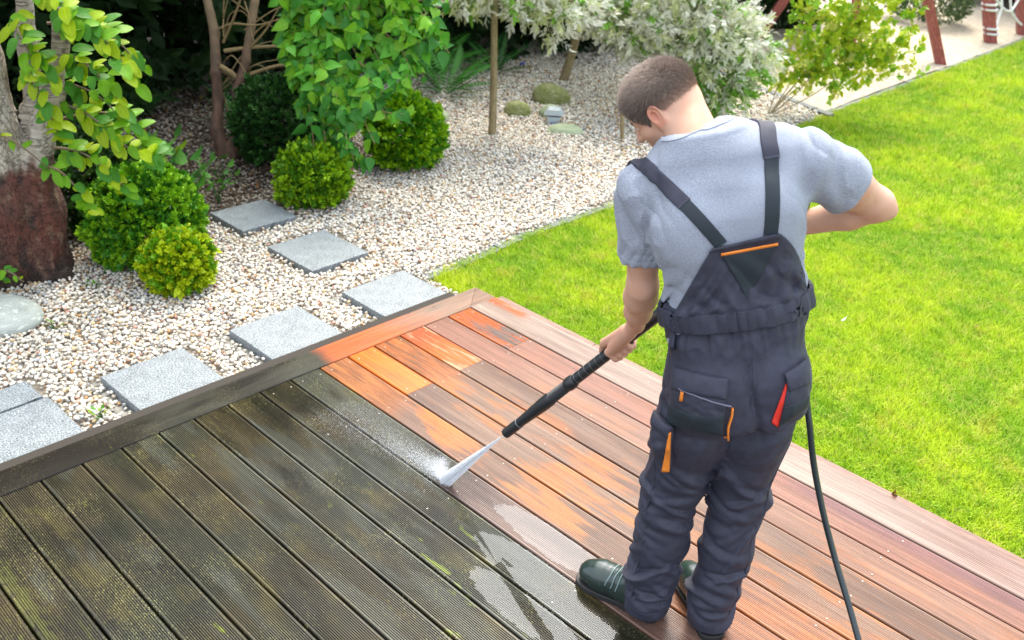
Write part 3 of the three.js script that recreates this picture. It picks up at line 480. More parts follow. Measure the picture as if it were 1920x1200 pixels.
  spray([[-2.5, 0.7, 1.2], [-2.36, 0.74, 1.05], [-2.24, 0.66, 0.95], [-2.16, 0.55, 0.88]], 24, 1, 0.03);
  // the crown overhead, above the frame
  for (let i = 0; i < 26; i++) { const a = r() * 6.28, rad = 0.3 + 1.3 * Math.sqrt(r()), y = 1.55 + 2.3 * r(), x = -3.7 + Math.cos(a) * rad, z = 1.5 + Math.sin(a) * rad; spray([[lerp(-3.4, x, 0.4), y - 0.2, lerp(1.2, z, 0.4)], [lerp(-3.4, x, 0.8), y, lerp(1.2, z, 0.8)], [x, y - 0.1, z], [x + 0.2 * Math.cos(a), y - 0.35, z + 0.2 * Math.sin(a)]], 26, 1.15, 0.07); }
  part(oldTree, 'branch', twig(twigs, 5), std({ color: new THREE.Color().setRGB(0.16, 0.12, 0.07), roughness: 0.8 })).userData.kind = 'stuff';
  leaves(oldTree, leafGeo(0.076, 0.0275, (t) => oval(t) * (1 - 0.25 * t) + 0.02 * Math.sin(t * 40), 0.2, 0.32, 7, 0.05), [leafMat([0.42, 0.60, 0.006], 0.4), leafMat([0.20, 0.48, 0.008], 0.4), leafMat([0.08, 0.30, 0.02], 0.35)], items);
}

// ---- the big shrub with twisted brown stems and drooping heart-shaped leaves
const lilac = thing('tall_shrub', 'tall shrub with twisted brown stems and drooping branches of pointed green leaves', 'shrub', [-3.74, -0.14, -0.27]);
{
  const B = [-3.74, -0.14, -0.27], L = (a) => a.map((p) => [p[0] - B[0], p[1] - B[1], p[2] - B[2], p[3]]);
  const A = L([[-3.70, -0.14, -0.24, 0.058], [-3.80, 0.06, -0.23, 0.044], [-3.87, 0.23, -0.31, 0.038], [-3.91, 0.42, -0.33, 0.035], [-4.05, 0.66, -0.43, 0.035], [-4.20, 0.95, -0.46, 0.031], [-4.5, 1.8, -0.6, 0.03]]);
  const Bm = L([[-3.68, -0.12, -0.27, 0.048], [-3.69, 0.10, -0.35, 0.038], [-3.78, 0.30, -0.41, 0.034], [-3.83, 0.50, -0.53, 0.032], [-3.94, 0.86, -0.70, 0.029], [-4.1, 1.4, -1.0, 0.03], [-4.2, 2.2, -1.2, 0.02]]);
  const Cc = L([[-3.92, 0.2, -0.25, 0.03], [-3.98, 0.5, -0.33, 0.028], [-4.1, 0.75, -0.38, 0.02]]);
  const f0 = limbs([A, Bm], 0.02), f = (x, y, z) => { const d = f0(x, y, z); return Math.abs(d) > 0.06 ? d : d + 0.010 * fbm(x * 18, y * 6, z * 18, 3); };
  part(lilac, 'trunk', meshField(f, [-1.1, -0.05, -1.2], [0.25, 2.4, 0.3], 0.016, { color: (x, y, z) => { const n = fbm(x * 20, y * 7, z * 20, 3); return mixc(mixc([0.15, 0.08, 0.05], [0.06, 0.036, 0.026], clamp(0.5 + 1.6 * n)), [0.30, 0.22, 0.13], ss(0.5, 1.0, y) * 0.6); } }), std({ vertexColors: true, roughness: 0.85 }));
  const tw = [], big = [], items = [], r = rng(81);
  const limb = (pts, r0, r1) => { const l = L(pts.map((p) => [...p, 0])); l.forEach((p, i) => p[3] = lerp(r0, r1, i / (l.length - 1))); (r0 > 0.012 ? big : tw).push(l); return l; };
  const dress = (l, n, from, size) => { const c = new THREE.CatmullRomCurve3(l.map((p) => V(p[0], p[1], p[2]))); for (let i = 0; i < n; i++) { const t = from + (1 - from) * (i + r()) / n, p = c.getPointAt(clamp(t)), d = c.getTangentAt(clamp(t)), s = i % 2 ? 1 : -1, side = V(0, 1, 0).cross(d).normalize().multiplyScalar(s * (0.6 + 0.5 * r())); const o = d.clone().multiplyScalar(0.4).add(side).add(V(0.1, -0.75 + 0.5 * r(), 0.1));
      const q = new THREE.Matrix4().lookAt(V(0, 0, 0), V(-0.5 + 1.5 * (r() - 0.5), -0.5 + 1.1 * (r() - 0.5), -0.55 + 1.5 * (r() - 0.5)).normalize(), o.add(dirOf(r).multiplyScalar(0.5)).normalize()); const sc = size * (0.55 + 0.85 * r()); p.add(dirOf(r).multiplyScalar(0.025)); items.push({ m: new THREE.Matrix4().makeTranslation(p.x, p.y, p.z).multiply(q).scale(V(sc, sc, sc)), k: (p.y < 0.7 ? r() < 0.5 : r() < 0.25) ? 2 : r() < 0.45 ? 0 : 1 }); } };
  // bare arching limbs
  limb([[-3.93, 0.44, -0.36], [-3.80, 0.36, -0.52], [-3.70, 0.33, -0.62], [-3.50, 0.30, -0.76], [-3.36, 0.22, -0.82]], 0.017, 0.008);
  limb([[-3.90, 0.47, -0.36], [-3.84, 0.40, -0.44], [-3.78, 0.27, -0.52], [-3.58, 0.24, -0.68], [-3.42, 0.14, -0.74]], 0.020, 0.008);
  limb([[-3.80, 0.40, -0.50], [-3.64, 0.48, -0.70], [-3.44, 0.48, -0.82], [-3.2, 0.5, -0.9]], 0.014, 0.006);
  limb([[-3.96, 0.55, -0.44], [-3.84, 0.58, -0.58], [-3.68, 0.60, -0.76], [-3.5, 0.62, -0.84]], 0.016, 0.006);
  limb([[-4.0, 0.6, -0.46], [-3.9, 0.78, -0.50], [-3.84, 0.98, -0.56], [-3.8, 1.2, -0.6]], 0.012, 0.004);
  limb([[-3.85, 0.56, -0.56], [-3.74, 0.72, -0.66], [-3.66, 0.9, -0.74]], 0.011, 0.004);
  limb([[-4.05, 0.68, -0.44], [-3.92, 0.74, -0.5], [-3.8, 0.74, -0.62], [-3.66, 0.8, -0.76]], 0.010, 0.003);
  for (let i = 0; i < 20; i++) { const y = 0.25 + 0.8 * r(), k = r() < 0.5, x = (k ? -3.9 : -3.8) - 0.2 * y, z = (k ? -0.34 : -0.45) - 0.22 * y, dx = 0.05 + 0.45 * r(), dz = 0.15 - 0.8 * r(), dy = 0.6 * (r() - 0.35); limb([[x, y, z], [x + dx * 0.4, y + dy * 0.7 + 0.04, z + dz * 0.35], [x + dx * 0.75, y + dy, z + dz * 0.8], [x + dx, y + dy - 0.05, z + dz]], 0.006, 0.002); }
  // leafy drooping branches: from high on the stems out over the bushes
  const fan = [ // [end x, y, z, sag]
    [-2.30, 0.90, -1.05], [-2.38, 0.78, -0.98], [-2.46, 0.66, -0.86], [-2.42, 0.55, -0.74], [-2.34, 0.42, -0.62], [-2.34, 0.28, -0.52], [-2.40, 0.16, -0.40], [-2.50, 0.08, -0.28], [-2.56, 0.22, -0.22], [-2.66, 0.36, -0.26], [-2.76, 0.5, -0.28], [-2.86, 0.64, -0.30], [-2.96, 0.8, -0.32], [-2.98, 0.98, -0.40], [-2.72, 1.06, -0.66], [-2.52, 1.06, -0.9], [-2.3, 1.06, -1.1], [-2.56, 0.88, -0.6], [-2.66, 0.74, -0.5], [-2.56, 0.58, -0.5], [-2.5, 0.4, -0.4], [-2.62, 0.12, -0.42], [-2.8, 0.9, -0.5], [-2.44, 0.96, -0.8], [-2.36, 0.64, -0.94], [-2.58, 0.48, -0.34], [-2.3, 0.78, -1.1], [-2.42, 0.3, -0.46]];
  for (const e of fan) { const up = 0.18 + 0.3 * r(), sx = -3.55 + 0.2 * r(), sz = -0.75 + 0.15 * r(), sy = Math.max(0.75, e[1] + 0.25);
    const l = limb([[sx, sy, sz], [lerp(sx, e[0], 0.4), lerp(sy, e[1], 0.35) + up, lerp(sz, e[2], 0.4)], [lerp(sx, e[0], 0.75), lerp(sy, e[1], 0.75) + up * 0.6, lerp(sz, e[2], 0.75)], e], 0.009, 0.002); dress(l, 19, 0.34, 1);
    for (let k = 0; k < 5; k++) { const t = 0.36 + 0.6 * r(), c = new THREE.CatmullRomCurve3(l.map((p) => V(p[0], p[1], p[2]))), p = c.getPointAt(t), d = V(0.06 + 0.16 * r(), 0.06 - 0.20 * r(), (r() - 0.5) * 0.36), l2 = [[p.x, p.y, p.z, 0.003], [p.x + d.x * 0.5, p.y + d.y * 0.3, p.z + d.z * 0.5, 0.0025], [p.x + d.x, p.y + d.y, p.z + d.z, 0.0015]]; tw.push(l2); dress(l2, 11, 0.1, 0.95); } }
  for (let i = 0; i < 36; i++) { const a = r() * 6.28, rad = 1.2 * Math.sqrt(r()), y = 1.3 + 0.8 * r(), x = -3.6 + Math.cos(a) * rad, z = -0.8 + Math.sin(a) * rad; const l = limb([[lerp(-4, x, 0.3), y - 0.3, lerp(-0.8, z, 0.3)], [lerp(-4, x, 0.7), y, lerp(-0.8, z, 0.7)], [x, y - 0.1, z]], 0.01, 0.003); dress(l, 24, 0.2, 1.15); }
  const bm = std({ color: new THREE.Color().setRGB(0.27, 0.19, 0.09), roughness: 0.8 });
  for (const l of big) part(lilac, 'branch', twig([l], 7), bm);
  part(lilac, 'twig', twig(tw, 5), bm).userData.kind = 'stuff';
  leaves(lilac, leafGeo(0.086, 0.0305, ovate, 0.28, 0.36, 7, 0.07), [leafMat([0.15, 0.50, 0.045], 0.32, 0.35), leafMat([0.26, 0.60, 0.035], 0.38, 0.38), leafMat([0.06, 0.27, 0.035], 0.28, 0.32)], items);
}

// ---- dappled willow standards: pale drooping crowns on thin trunks
const willowLeaf = leafGeo(0.052, 0.011, lance, 0.2, 0.25, 3), willowSprig = [sprig(31, 9, 0.13, willowLeaf), sprig(32, 11, 0.16, willowLeaf)];
const willowMats = [leafMat([1.0, 1.0, 0.94], 0.45), leafMat([0.88, 0.94, 0.55], 0.55), leafMat([0.28, 0.60, 0.06], 0.5)];
function willow(name, label, base, trunk, clumps, seed, share = [0.5, 0.3], category = 'tree') {
  const t = thing(name, label, category, base), r = rng(seed), lists = [0, 1, 2].map(() => [[], []]), tw = [];
  const loc = (p) => [p[0] - base[0], p[1] - base[1], p[2] - base[2], ...p.slice(3)];
  for (const l of trunk) part(t, l.length > 3 || l[0][3] > 0.02 ? 'trunk' : 'stem', twig([l.map(loc)], 9), willowBark);
  for (const [cx, cy, cz, rx, ry, rz, n, bias = 0] of clumps) for (let i = 0; i < n; i++) {
    const d = dirOf(r), k = Math.cbrt(r()) * (0.85 + 0.35 * N3(d.x * 2 + cx, d.y * 2, d.z * 2 + cz)), p = V(cx - base[0] + d.x * rx * k, cy - base[1] + d.y * ry * k, cz - base[2] + d.z * rz * k);
    if (fbm(p.x * 5 + seed, p.y * 5, p.z * 5, 2) < -0.16) continue;
    const o = V(d.x * 0.8, 0.2 - 0.9 * r() + d.y * 0.4, d.z * 0.8).add(dirOf(r).multiplyScalar(0.6)); const q = r() + bias - 0.22 * (k < 0.6 ? -1 : 0), m = q < share[0] ? 0 : q < share[0] + share[1] ? 1 : 2;
    lists[m][(r() * 2) | 0].push({ m: orient(p, o, r() * 6.28, 0.75 + 0.5 * r()) });
    if (i % 9 === 0) tw.push([[cx - base[0] + d.x * rx * k * 0.15, cy - base[1] + ry * 0.1, cz - base[2] + d.z * rz * k * 0.15, 0.005], [p.x * 0.6 + (cx - base[0]) * 0.4, p.y + 0.06, p.z * 0.6 + (cz - base[2]) * 0.4, 0.004], [p.x, p.y, p.z, 0.002]]);
  }
  part(t, 'branch', twig(tw, 4), willowBark).userData.kind = 'stuff';
  lists.forEach((a, m) => a.forEach((l, s) => { if (l.length) instanced(t, 'foliage', willowSprig[s], willowMats[m], l); }));
  return t;
}
const willowBark = std({ map: barkTex([0.60, 0.54, 0.40], [0.50, 0.44, 0.32], [0.38, 0.33, 0.25], 5), roughness: 0.8 });
// ---- the willows and the pale shrubs
willow('dappled_willow', 'small standard willow with one straight pale trunk and a drooping white green crown', [-2.94, -0.14, -2.15], [[[-2.94, -0.14, -2.15, 0.033], [-2.945, 0.2, -2.15, 0.029], [-2.955, 0.55, -2.145, 0.027], [-2.965, 0.95, -2.14, 0.026], [-2.96, 1.25, -2.15, 0.03]]],
  [[-2.92, 1.15, -2.2, 0.62, 0.34, 0.62, 620], [-2.72, 0.92, -2.36, 0.3, 0.14, 0.28, 110], [-2.64, 0.78, -2.44, 0.10, 0.2, 0.10, 26], [-2.55, 0.90, -2.5, 0.2, 0.2, 0.2, 70], [-3.1, 0.95, -1.98, 0.2, 0.16, 0.2, 70], [-2.9, 1.6, -2.2, 0.6, 0.4, 0.6, 260]], 41, [0.62, 0.28]);
willow('dappled_willow', 'second standard willow with a leaning trunk behind the mossy boulders', [-3.74, -0.14, -3.86], [[[-3.74, -0.14, -3.86, 0.046], [-3.70, 0.1, -3.90, 0.040], [-3.66, 0.42, -3.95, 0.036], [-3.60, 0.8, -4.02, 0.034], [-3.56, 1.05, -4.06, 0.03]]],
  [[-3.55, 1.1, -4.05, 0.7, 0.42, 0.7, 560], [-3.2, 0.85, -4.35, 0.4, 0.25, 0.35, 170], [-3.65, 0.75, -3.75, 0.3, 0.14, 0.3, 70], [-3.5, 1.6, -4.1, 0.6, 0.4, 0.6, 200]], 42, [0.55, 0.30]);
willow('variegated_shrub', 'wide white and green variegated shrub with many bare stems behind the man', [-2.12, -0.14, -3.93], [0, 1, 2, 3, 4, 5, 6, 7].map((k) => [[-2.12 + 0.02 * Math.cos(k * 2.3), -0.14, -3.93 + 0.02 * Math.sin(k * 2.3), 0.010], [-2.12 + 0.09 * Math.cos(k * 0.9 + 2), 0.15, -3.93 + 0.1 * Math.sin(k * 0.9 + 2), 0.008], [-2.2 + 0.3 * Math.cos(k * 0.8), 0.6, -3.9 + 0.3 * Math.sin(k * 0.8), 0.005]]),
  [[-2.25, 0.72, -3.80, 0.55, 0.36, 0.5, 900], [-2.62, 0.72, -3.42, 0.42, 0.28, 0.36, 520], [-2.45, 0.46, -3.62, 0.34, 0.24, 0.3, 300], [-2.15, 0.34, -3.88, 0.36, 0.24, 0.32, 360, 0.42], [-1.92, 0.5, -4.08, 0.26, 0.3, 0.26, 260, 0.22], [-2.84, 0.78, -3.2, 0.24, 0.2, 0.22, 180], [-2.0, 0.14, -3.98, 0.22, 0.16, 0.2, 130, 0.42], [-2.4, 1.1, -3.7, 0.6, 0.3, 0.6, 300]], 43, [0.74, 0.20], 'shrub');
{ // the loose yellow-green shrub at the path
  const base = [-1.90, -0.14, -4.56], t = thing('loose_shrub', 'loose yellow green shrub with thin bare stems leaning over the sandy path', 'shrub', base), r = rng(91), loc = (x, y, z) => V(x - base[0], y - base[1], z - base[2]);
  const lf = leafGeo(0.05, 0.017, oval, 0.2, 0.2, 3), sp = [sprig(51, 7, 0.09, lf), sprig(52, 8, 0.11, lf)], mats = [leafMat([0.66, 0.80, 0.05], 0.5), leafMat([0.40, 0.68, 0.05], 0.5), leafMat([0.8, 0.8, 0.2], 0.5)], lists = mats.map(() => [[], []]);
  const ends = [[-1.55, 0.66, -4.88], [-1.42, 0.72, -5.0], [-1.32, 0.52, -5.1], [-1.22, 0.62, -5.2], [-1.5, 0.9, -4.95], [-1.7, 0.6, -4.75], [-1.62, 0.30, -4.85], [-1.35, 0.36, -5.08], [-1.78, 0.9, -4.7], [-1.4, 1.0, -5.05], [-1.6, 0.45, -4.8], [-1.25, 0.9, -5.2], [-1.75, 0.35, -4.7], [-1.18, 0.42, -5.22]];
  const stems = ends.map((e, k) => { const a = loc(base[0] + 0.02 * (r() - 0.5), -0.14, base[2]), b = loc(...e), m = a.clone().lerp(b, 0.45); m.y -= 0.06 - 0.08 * r(); m.x += (r() - 0.5) * 0.1; for (let i = 0; i < 44; i++) { const p = i < 30 ? b.clone().add(V((r() - 0.5) * 0.36, (r() - 0.5) * 0.26, (r() - 0.5) * 0.36)) : m.clone().lerp(b, 0.2 + 0.6 * r()).add(V((r() - 0.5) * 0.22, (r() - 0.5) * 0.2, (r() - 0.5) * 0.22)); const q = r(); lists[q < 0.5 ? 0 : q < 0.88 ? 1 : 2][(r() * 2) | 0].push({ m: orient(p, dirOf(r).add(V(0.2, 0.4, 0)), r() * 6.28, 0.7 + 0.5 * r()) }); } return [[a.x, a.y, a.z, 0.007], [m.x, m.y, m.z, 0.005], [b.x, b.y, b.z, 0.002]]; });
  stems.filter((s, k) => k % 2 === 0).forEach((s) => part(t, 'stem', twig([s], 6), std({ color: new THREE.Color().setRGB(0.36, 0.30, 0.2), roughness: 0.85 })));
  lists.forEach((a, m) => a.forEach((l, s) => instanced(t, 'foliage', sp[s], mats[m], l)));
}
{ const t = thing('wooden_stake', 'short weathered wooden stake in the pebbles beside the head of the man', 'stake', [-2.20, -0.15, -2.88]); part(t, 'post', twig([[[0, 0, 0, 0.018], [-0.012, 0.15, 0.01, 0.017], [-0.025, 0.32, 0.02, 0.016]]], 8), willowBark); }

// ---- dark evergreens that close the garden at the back and stand over it
{
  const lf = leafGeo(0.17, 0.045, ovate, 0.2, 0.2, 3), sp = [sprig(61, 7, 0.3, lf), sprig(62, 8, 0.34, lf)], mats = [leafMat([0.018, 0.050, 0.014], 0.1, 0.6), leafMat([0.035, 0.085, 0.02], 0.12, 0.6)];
  const trees = [[-5.9, 2.6, 1.5, 6.5, 'dark evergreen tree behind the old tree at the left edge'], [-6.4, 0.6, 1.5, 5.5, 'dark evergreen tree between the old tree and the brown stems'], [-6.3, -1.3, 1.4, 4.6, 'dark evergreen tree behind the twisted brown stems'], [-6.0, -3.1, 1.3, 3.6, 'dark evergreen tree behind the drooping green shrub'], [-5.6, -4.8, 1.2, 3.4, 'dark evergreen shrub behind the straight willow trunk'], [-5.0, -6.2, 1.1, 2.8, 'dark evergreen shrub behind the leaning willow trunk'], [-4.7, -7.8, 1.0, 2.4, 'dark evergreen shrub behind the wide variegated shrub']];
  trees.forEach(([x, z, rad, h, label], i) => {
    const t = thing('evergreen_tree', label, 'tree', [x, -0.15, z]), r = rng(200 + i), lists = [[[], []], [[], []]];
    part(t, 'trunk', twig([[[0, 0, 0, 0.14], [0.05, h * 0.4, 0.05, 0.10], [0, h * 0.85, 0, 0.03]]], 8), std({ color: new THREE.Color().setRGB(0.05, 0.035, 0.025), roughness: 0.9 }));
    const n = Math.round(380 * h * rad);
    for (let k = 0; k < n; k++) { const y = h * Math.pow(r(), 0.9), a = r() * 6.28, prof = rad * (0.55 + 0.6 * Math.sin(Math.PI * clamp(0.25 + 0.72 * y / h))) * (1 + 0.35 * fbm(Math.cos(a) * 2 + i, y * 1.2, Math.sin(a) * 2, 3)), q = Math.pow(r(), 0.4), p = V(Math.cos(a) * prof * q, y, Math.sin(a) * prof * q); lists[r() < 0.3 ? 1 : 0][(r() * 2) | 0].push({ m: orient(p, V(Math.cos(a), 0.2, Math.sin(a)).add(dirOf(r).multiplyScalar(0.8)), r() * 6.28, 0.7 + 0.6 * r()) }); }
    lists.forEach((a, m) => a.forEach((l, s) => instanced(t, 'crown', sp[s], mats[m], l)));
  });
}
// ---- ferns
{
  const leaflet = leafGeo(0.085, 0.0125, lance, 0.1, 0.15, 2), out = [];
  for (let i = 0; i < 20; i++) { const t = i / 19, y = 0.06 + 0.55 * t, z = -0.30 * t * t * 0.9, s = Math.sin(Math.PI * (0.12 + 0.86 * t)) * 1.15; for (const k of [-1, 1]) { const q = leaflet.clone(); q.applyMatrix4(orient(V(0, y, z), V(k * 1, 0.45, -0.2), 0, s)); out.push(q); } }
  const rach = new THREE.CylinderGeometry(0.002, 0.004, 0.6, 5); rach.translate(0, 0.3, 0); { const p = rach.attributes.position; for (let i = 0; i < p.count; i++) { const t = p.getY(i) / 0.6; p.setZ(i, p.getZ(i) - 0.27 * t * t); } }
  const fr = mergeGeometries([...out.map((g) => g), rach]); const mats = [leafMat([0.08, 0.32, 0.04], 0.3), leafMat([0.04, 0.16, 0.03], 0.2)];
  const ferns = [[-4.05, -2.62, 1.05, 0, 'large fern with arching fronds right of the drooping green shrub'], [-4.6, -2.9, 1.1, 0, 'fern behind the large fern in the shade'], [-4.35, -3.55, 0.8, 1, 'dark fern on the pebbles behind the straight willow trunk'], [-4.9, -0.1, 0.8, 1, 'small dim fern in the deep shade left of the brown stems'], [-4.1, -0.75, 0.9, 1, 'dark fern in the shade right of the brown stems'], [-4.7, 0.6, 0.75, 1, 'low dim fern behind the yellow green leaves of the old tree']];
  ferns.forEach(([x, z, s, m, label], i) => { const t = thing('fern', label, 'fern', [x, -0.14, z]), r = rng(300 + i); for (let k = 0; k < 11; k++) { const f = part(t, 'frond', fr, mats[m]); f.rotation.set(-0.35 - 0.65 * r(), k / 11 * 6.28 + r() * 0.5, 0, 'YXZ'); f.scale.setScalar(s * (0.75 + 0.4 * r())); } });
}
// ---- small leafy plants and weeds on the pebbles
{
  const lf = leafGeo(0.085, 0.030, ovate, 0.2, 0.3, 4), mats = [leafMat([0.10, 0.32, 0.03], 0.35), leafMat([0.055, 0.20, 0.03], 0.3), leafMat([0.28, 0.46, 0.02], 0.4)];
  const plants = [[-2.93, 0.50, 1.25, 18, 0, 'leafy seedling at the right edge of the large box bush'], [-3.22, 0.66, 1.35, 20, 0, 'leafy green seedling behind the large box bush'], [-3.5, 0.36, 1.15, 16, 1, 'dim green seedling in the shade in front of the brown stems'], [-2.95, 0.26, 0.75, 10, 0, 'small seedling on the shaded pebbles beside the farthest granite slab'], [-3.55, 0.9, 1.3, 18, 1, 'dim leafy plant behind the seedlings at the old tree'], [-3.2, 0.08, 0.8, 10, 0, 'tiny seedling on the dark leaf litter near the brown stems'], [-3.0, 1.15, 1.1, 16, 1, 'green leafy shoot between the old trunk and the large box bush'],
    [-1.98, 1.70, 0.22, 7, 2, 'tiny weed right beside the pale boulder at the left'], [-1.12, 1.86, 0.24, 12, 2, 'small bright weed between the two granite slabs at the deck'], [-2.28, 1.36, 0.2, 7, 0, 'tiny green weed in the pebbles left of the yellow green bush']];
  plants.forEach(([x, z, s, n, m, label], i) => { const t = thing(s < 0.3 ? 'weed' : 'seedling', label, s < 0.3 ? 'weed' : 'plant', [x, -0.13, z]), r = rng(400 + i), st = []; for (let k = 0; k < n; k++) { const a = k * 2.4, h = s * (0.08 + 0.22 * r()), rad = s * (0.03 + 0.14 * r()), q = part(t, 'leaf', lf, mats[(m + (r() < 0.25 ? 1 : 0)) % 3]); q.applyMatrix4(new THREE.Matrix4().makeTranslation(Math.cos(a) * rad, h, Math.sin(a) * rad).multiply(new THREE.Matrix4().makeRotationFromEuler(new THREE.Euler(1.15 + 0.5 * (r() - 0.5), -a + 1.57, 0, 'YXZ'))).scale(V(1, 1, 1).multiplyScalar(Math.max(0.26, s) * (0.7 + 0.6 * r())))); st.push([[0, 0, 0, 0.003 * Math.min(1, s + 0.3)], [Math.cos(a) * rad * 0.5, h * 0.7, Math.sin(a) * rad * 0.5, 0.002], [Math.cos(a) * rad, h, Math.sin(a) * rad, 0.001]]); } part(t, 'stem', twig(st, 4), mats[1]).userData.kind = 'stuff'; });
}
// ---- boulders
{
  const tex = (a, b, c, seed) => texture(256, 256, (i, j) => { const f = fbm(i * 0.03 + seed, j * 0.03, seed, 4), g = N3(i * 0.4, j * 0.4, seed), h = fbm(i * 0.09, j * 0.09, seed + 5, 3); return mixc(mixc(a, b, clamp(0.5 + 1.6 * f)), c, ss(0.1, 0.4, h)).map((v) => v * (1 + 0.16 * g)); });
  const grey = std({ map: tex([0.66, 0.68, 0.65], [0.58, 0.60, 0.57], [0.74, 0.76, 0.72], 3), roughness: 0.8 }), mossy = std({ map: tex([0.52, 0.53, 0.36], [0.42, 0.46, 0.24], [0.62, 0.62, 0.50], 9), roughness: 0.9 }), pale = std({ map: tex([0.60, 0.64, 0.52], [0.55, 0.60, 0.48], [0.66, 0.68, 0.58], 14), roughness: 0.85 });
  const B = [[-2.24, 1.86, 0.22, 0.085, 0.17, grey, 'large smooth grey boulder at the left edge near the old trunk', 1], [-3.22, -2.72, 0.115, 0.095, 0.10, mossy, 'round mossy boulder left of the group by the willow', 2], [-3.32, -3.24, 0.17, 0.13, 0.13, mossy, 'largest mossy boulder at the foot of the leaning willow', 3], [-3.02, -2.92, 0.10, 0.085, 0.09, pale, 'small pale boulder just behind the little white ornament', 4], [-2.64, -2.68, 0.155, 0.06, 0.10, pale, 'flat pale green boulder in front of the little white ornament', 5], [-3.50, -2.05, 0.11, 0.08, 0.10, pale, 'pale boulder half hidden behind the round box bush', 6], [-3.02, 0.62, 0.09, 0.06, 0.08, grey, 'small grey stone behind the large box bush', 7]];
  for (const [x, z, rx, ry, rz, m, label, s] of B) { const t = thing('boulder', label, 'boulder', [x, -0.145, z]); const g = new THREE.IcosahedronGeometry(1, 5), p = g.attributes.position; for (let i = 0; i < p.count; i++) { const a = p.getX(i), b = p.getY(i), c = p.getZ(i), k = 1 + 0.16 * N3(a * 0.9 + s * 3, b * 0.9, c * 0.9) + 0.035 * N3(a * 4 + s, b * 4, c * 4); p.setXYZ(i, a * k * rx, b * k * ry + ry * 0.45, c * k * rz); } g.computeVertexNormals(); t.rotation.y = 0.75; part(t, 'stone', toCreasedNormals(g, 1.5), m); }
}
// ---- little things on the pebbles
{
  const white = std({ color: new THREE.Color().setRGB(0.42, 0.48, 0.52), roughness: 0.45 }), blue = std({ color: new THREE.Color().setRGB(0.05, 0.07, 0.42), roughness: 0.3 }), dark = std({ color: new THREE.Color().setRGB(0.02, 0.03, 0.06), roughness: 0.3 });
  const t = thing('garden_ornament', 'small white and blue house shaped ornament among the mossy boulders', 'ornament', [-2.86, -0.135, -2.78]); t.rotation.y = 0.7; t.scale.setScalar(1.15);
  const b = new THREE.BoxGeometry(0.085, 0.08, 0.075); b.translate(0, 0.04, 0); part(t, 'body', b, white);
  const rs = new THREE.Shape(); rs.moveTo(-0.066, 0.078); rs.lineTo(0.066, 0.078); rs.lineTo(0.04, 0.115); rs.lineTo(-0.04, 0.115); rs.closePath(); const rg = new THREE.ExtrudeGeometry(rs, { depth: 0.095, bevelEnabled: true, bevelSize: 0.004, bevelThickness: 0.004, bevelSegments: 2 }); rg.translate(0, 0.006, -0.047); part(t, 'roof', rg, white);
  const w = new THREE.BoxGeometry(0.045, 0.02, 0.004); w.translate(0, 0.018, 0.0395); part(t, 'door', w, blue); const e = new THREE.BoxGeometry(0.10, 0.006, 0.01); e.translate(0, 0.075, 0.040); part(t, 'eave', e, dark);
  const c = thing('bottle_cap', 'tiny blue plastic cap lying on the pebbles in the shade behind the willow trunk', 'cap', [-4.37, -0.105, -3.95]); c.rotation.z = 0.5; part(c, 'cap', new THREE.LatheGeometry([[0, 0.02], [0.024, 0.02], [0.028, 0.016], [0.03, 0], [0.027, 0]].map((p) => new THREE.Vector2(...p)), 24), blue);
  const green = std({ color: new THREE.Color().setRGB(0.005, 0.24, 0.17), roughness: 0.3 });
  const s = thing('garden_sprinkler', 'small teal green plastic sprinkler head peeking out right of the large box bush', 'sprinkler', [-2.44, -0.13, 0.66]); s.rotation.y = 0.4;
  part(s, 'body', new THREE.LatheGeometry([[0, 0.075], [0.022, 0.075], [0.034, 0.062], [0.036, 0.03], [0.03, 0.02], [0.03, 0]].map((p) => new THREE.Vector2(...p)), 28), green);
  const arm = new THREE.CapsuleGeometry(0.012, 0.06, 6, 12); arm.rotateZ(1.35); arm.translate(0.035, 0.05, 0.0); part(s, 'nozzle', arm, green);
  const lf = leafGeo(0.05, 0.014, lance, 0.4, 0.6, 4), brown = leafMat([0.36, 0.17, 0.06], 0.2, 0.7), wht = leafMat([0.8, 0.78, 0.72], 0.2, 0.7);
  for (const [x, z, m, ry, label, sc] of [[1.373, -0.205, brown, 0.4, 'dry brown leaf on the lawn right of the hose', 0.9], [1.0, -1.9, brown, 1.7, 'dry leaf far out on the lawn to the right', 0.8], [0.5, -1.39, wht, 2.6, 'small white feather lying on the lawn beside the man', 0.7]]) { const o = thing(m === wht ? 'feather' : 'fallen_leaf', label, m === wht ? 'feather' : 'leaf', [x, -0.098, z]); o.rotation.set(1.35, ry, 0.2, 'YXZ'); o.scale.setScalar(sc); part(o, m === wht ? 'vane' : 'blade', lf, m); }
  // dry leaves blown over the shaded pebbles
  const r = rng(77), it = [[], []]; for (let i = 0; i < 520; i++) { const x = -2.2 - 3.4 * Math.sqrt(r()), z = 1.3 - 5.2 * r(); if (x > edgeX(Math.min(0, z)) - 0.3) continue; const shade = ss(-2.4, -3.6, x); if (r() > 0.25 + 0.75 * shade || onSlab(x, z, 0.0)) continue; it[(r() * 2) | 0].push({ m: mat4([x, -0.103 + 0.006 * r(), z], 1.57 + (r() - 0.5) * 0.7, r() * 6.28, (r() - 0.5) * 0.6, 0.45 + 0.5 * r()) }); }
  const g = new THREE.Group(); add(g, 'leaf_litter'); g.userData.kind = 'stuff'; tag(g, 'dry brown and orange leaves scattered over the pebbles', 'leaf litter');
  instanced(g, 'litter', lf, leafMat([0.19, 0.085, 0.035], 0.1, 0.8), it[0]); instanced(g, 'litter', lf, leafMat([0.42, 0.22, 0.05], 0.1, 0.8), it[1]);
}
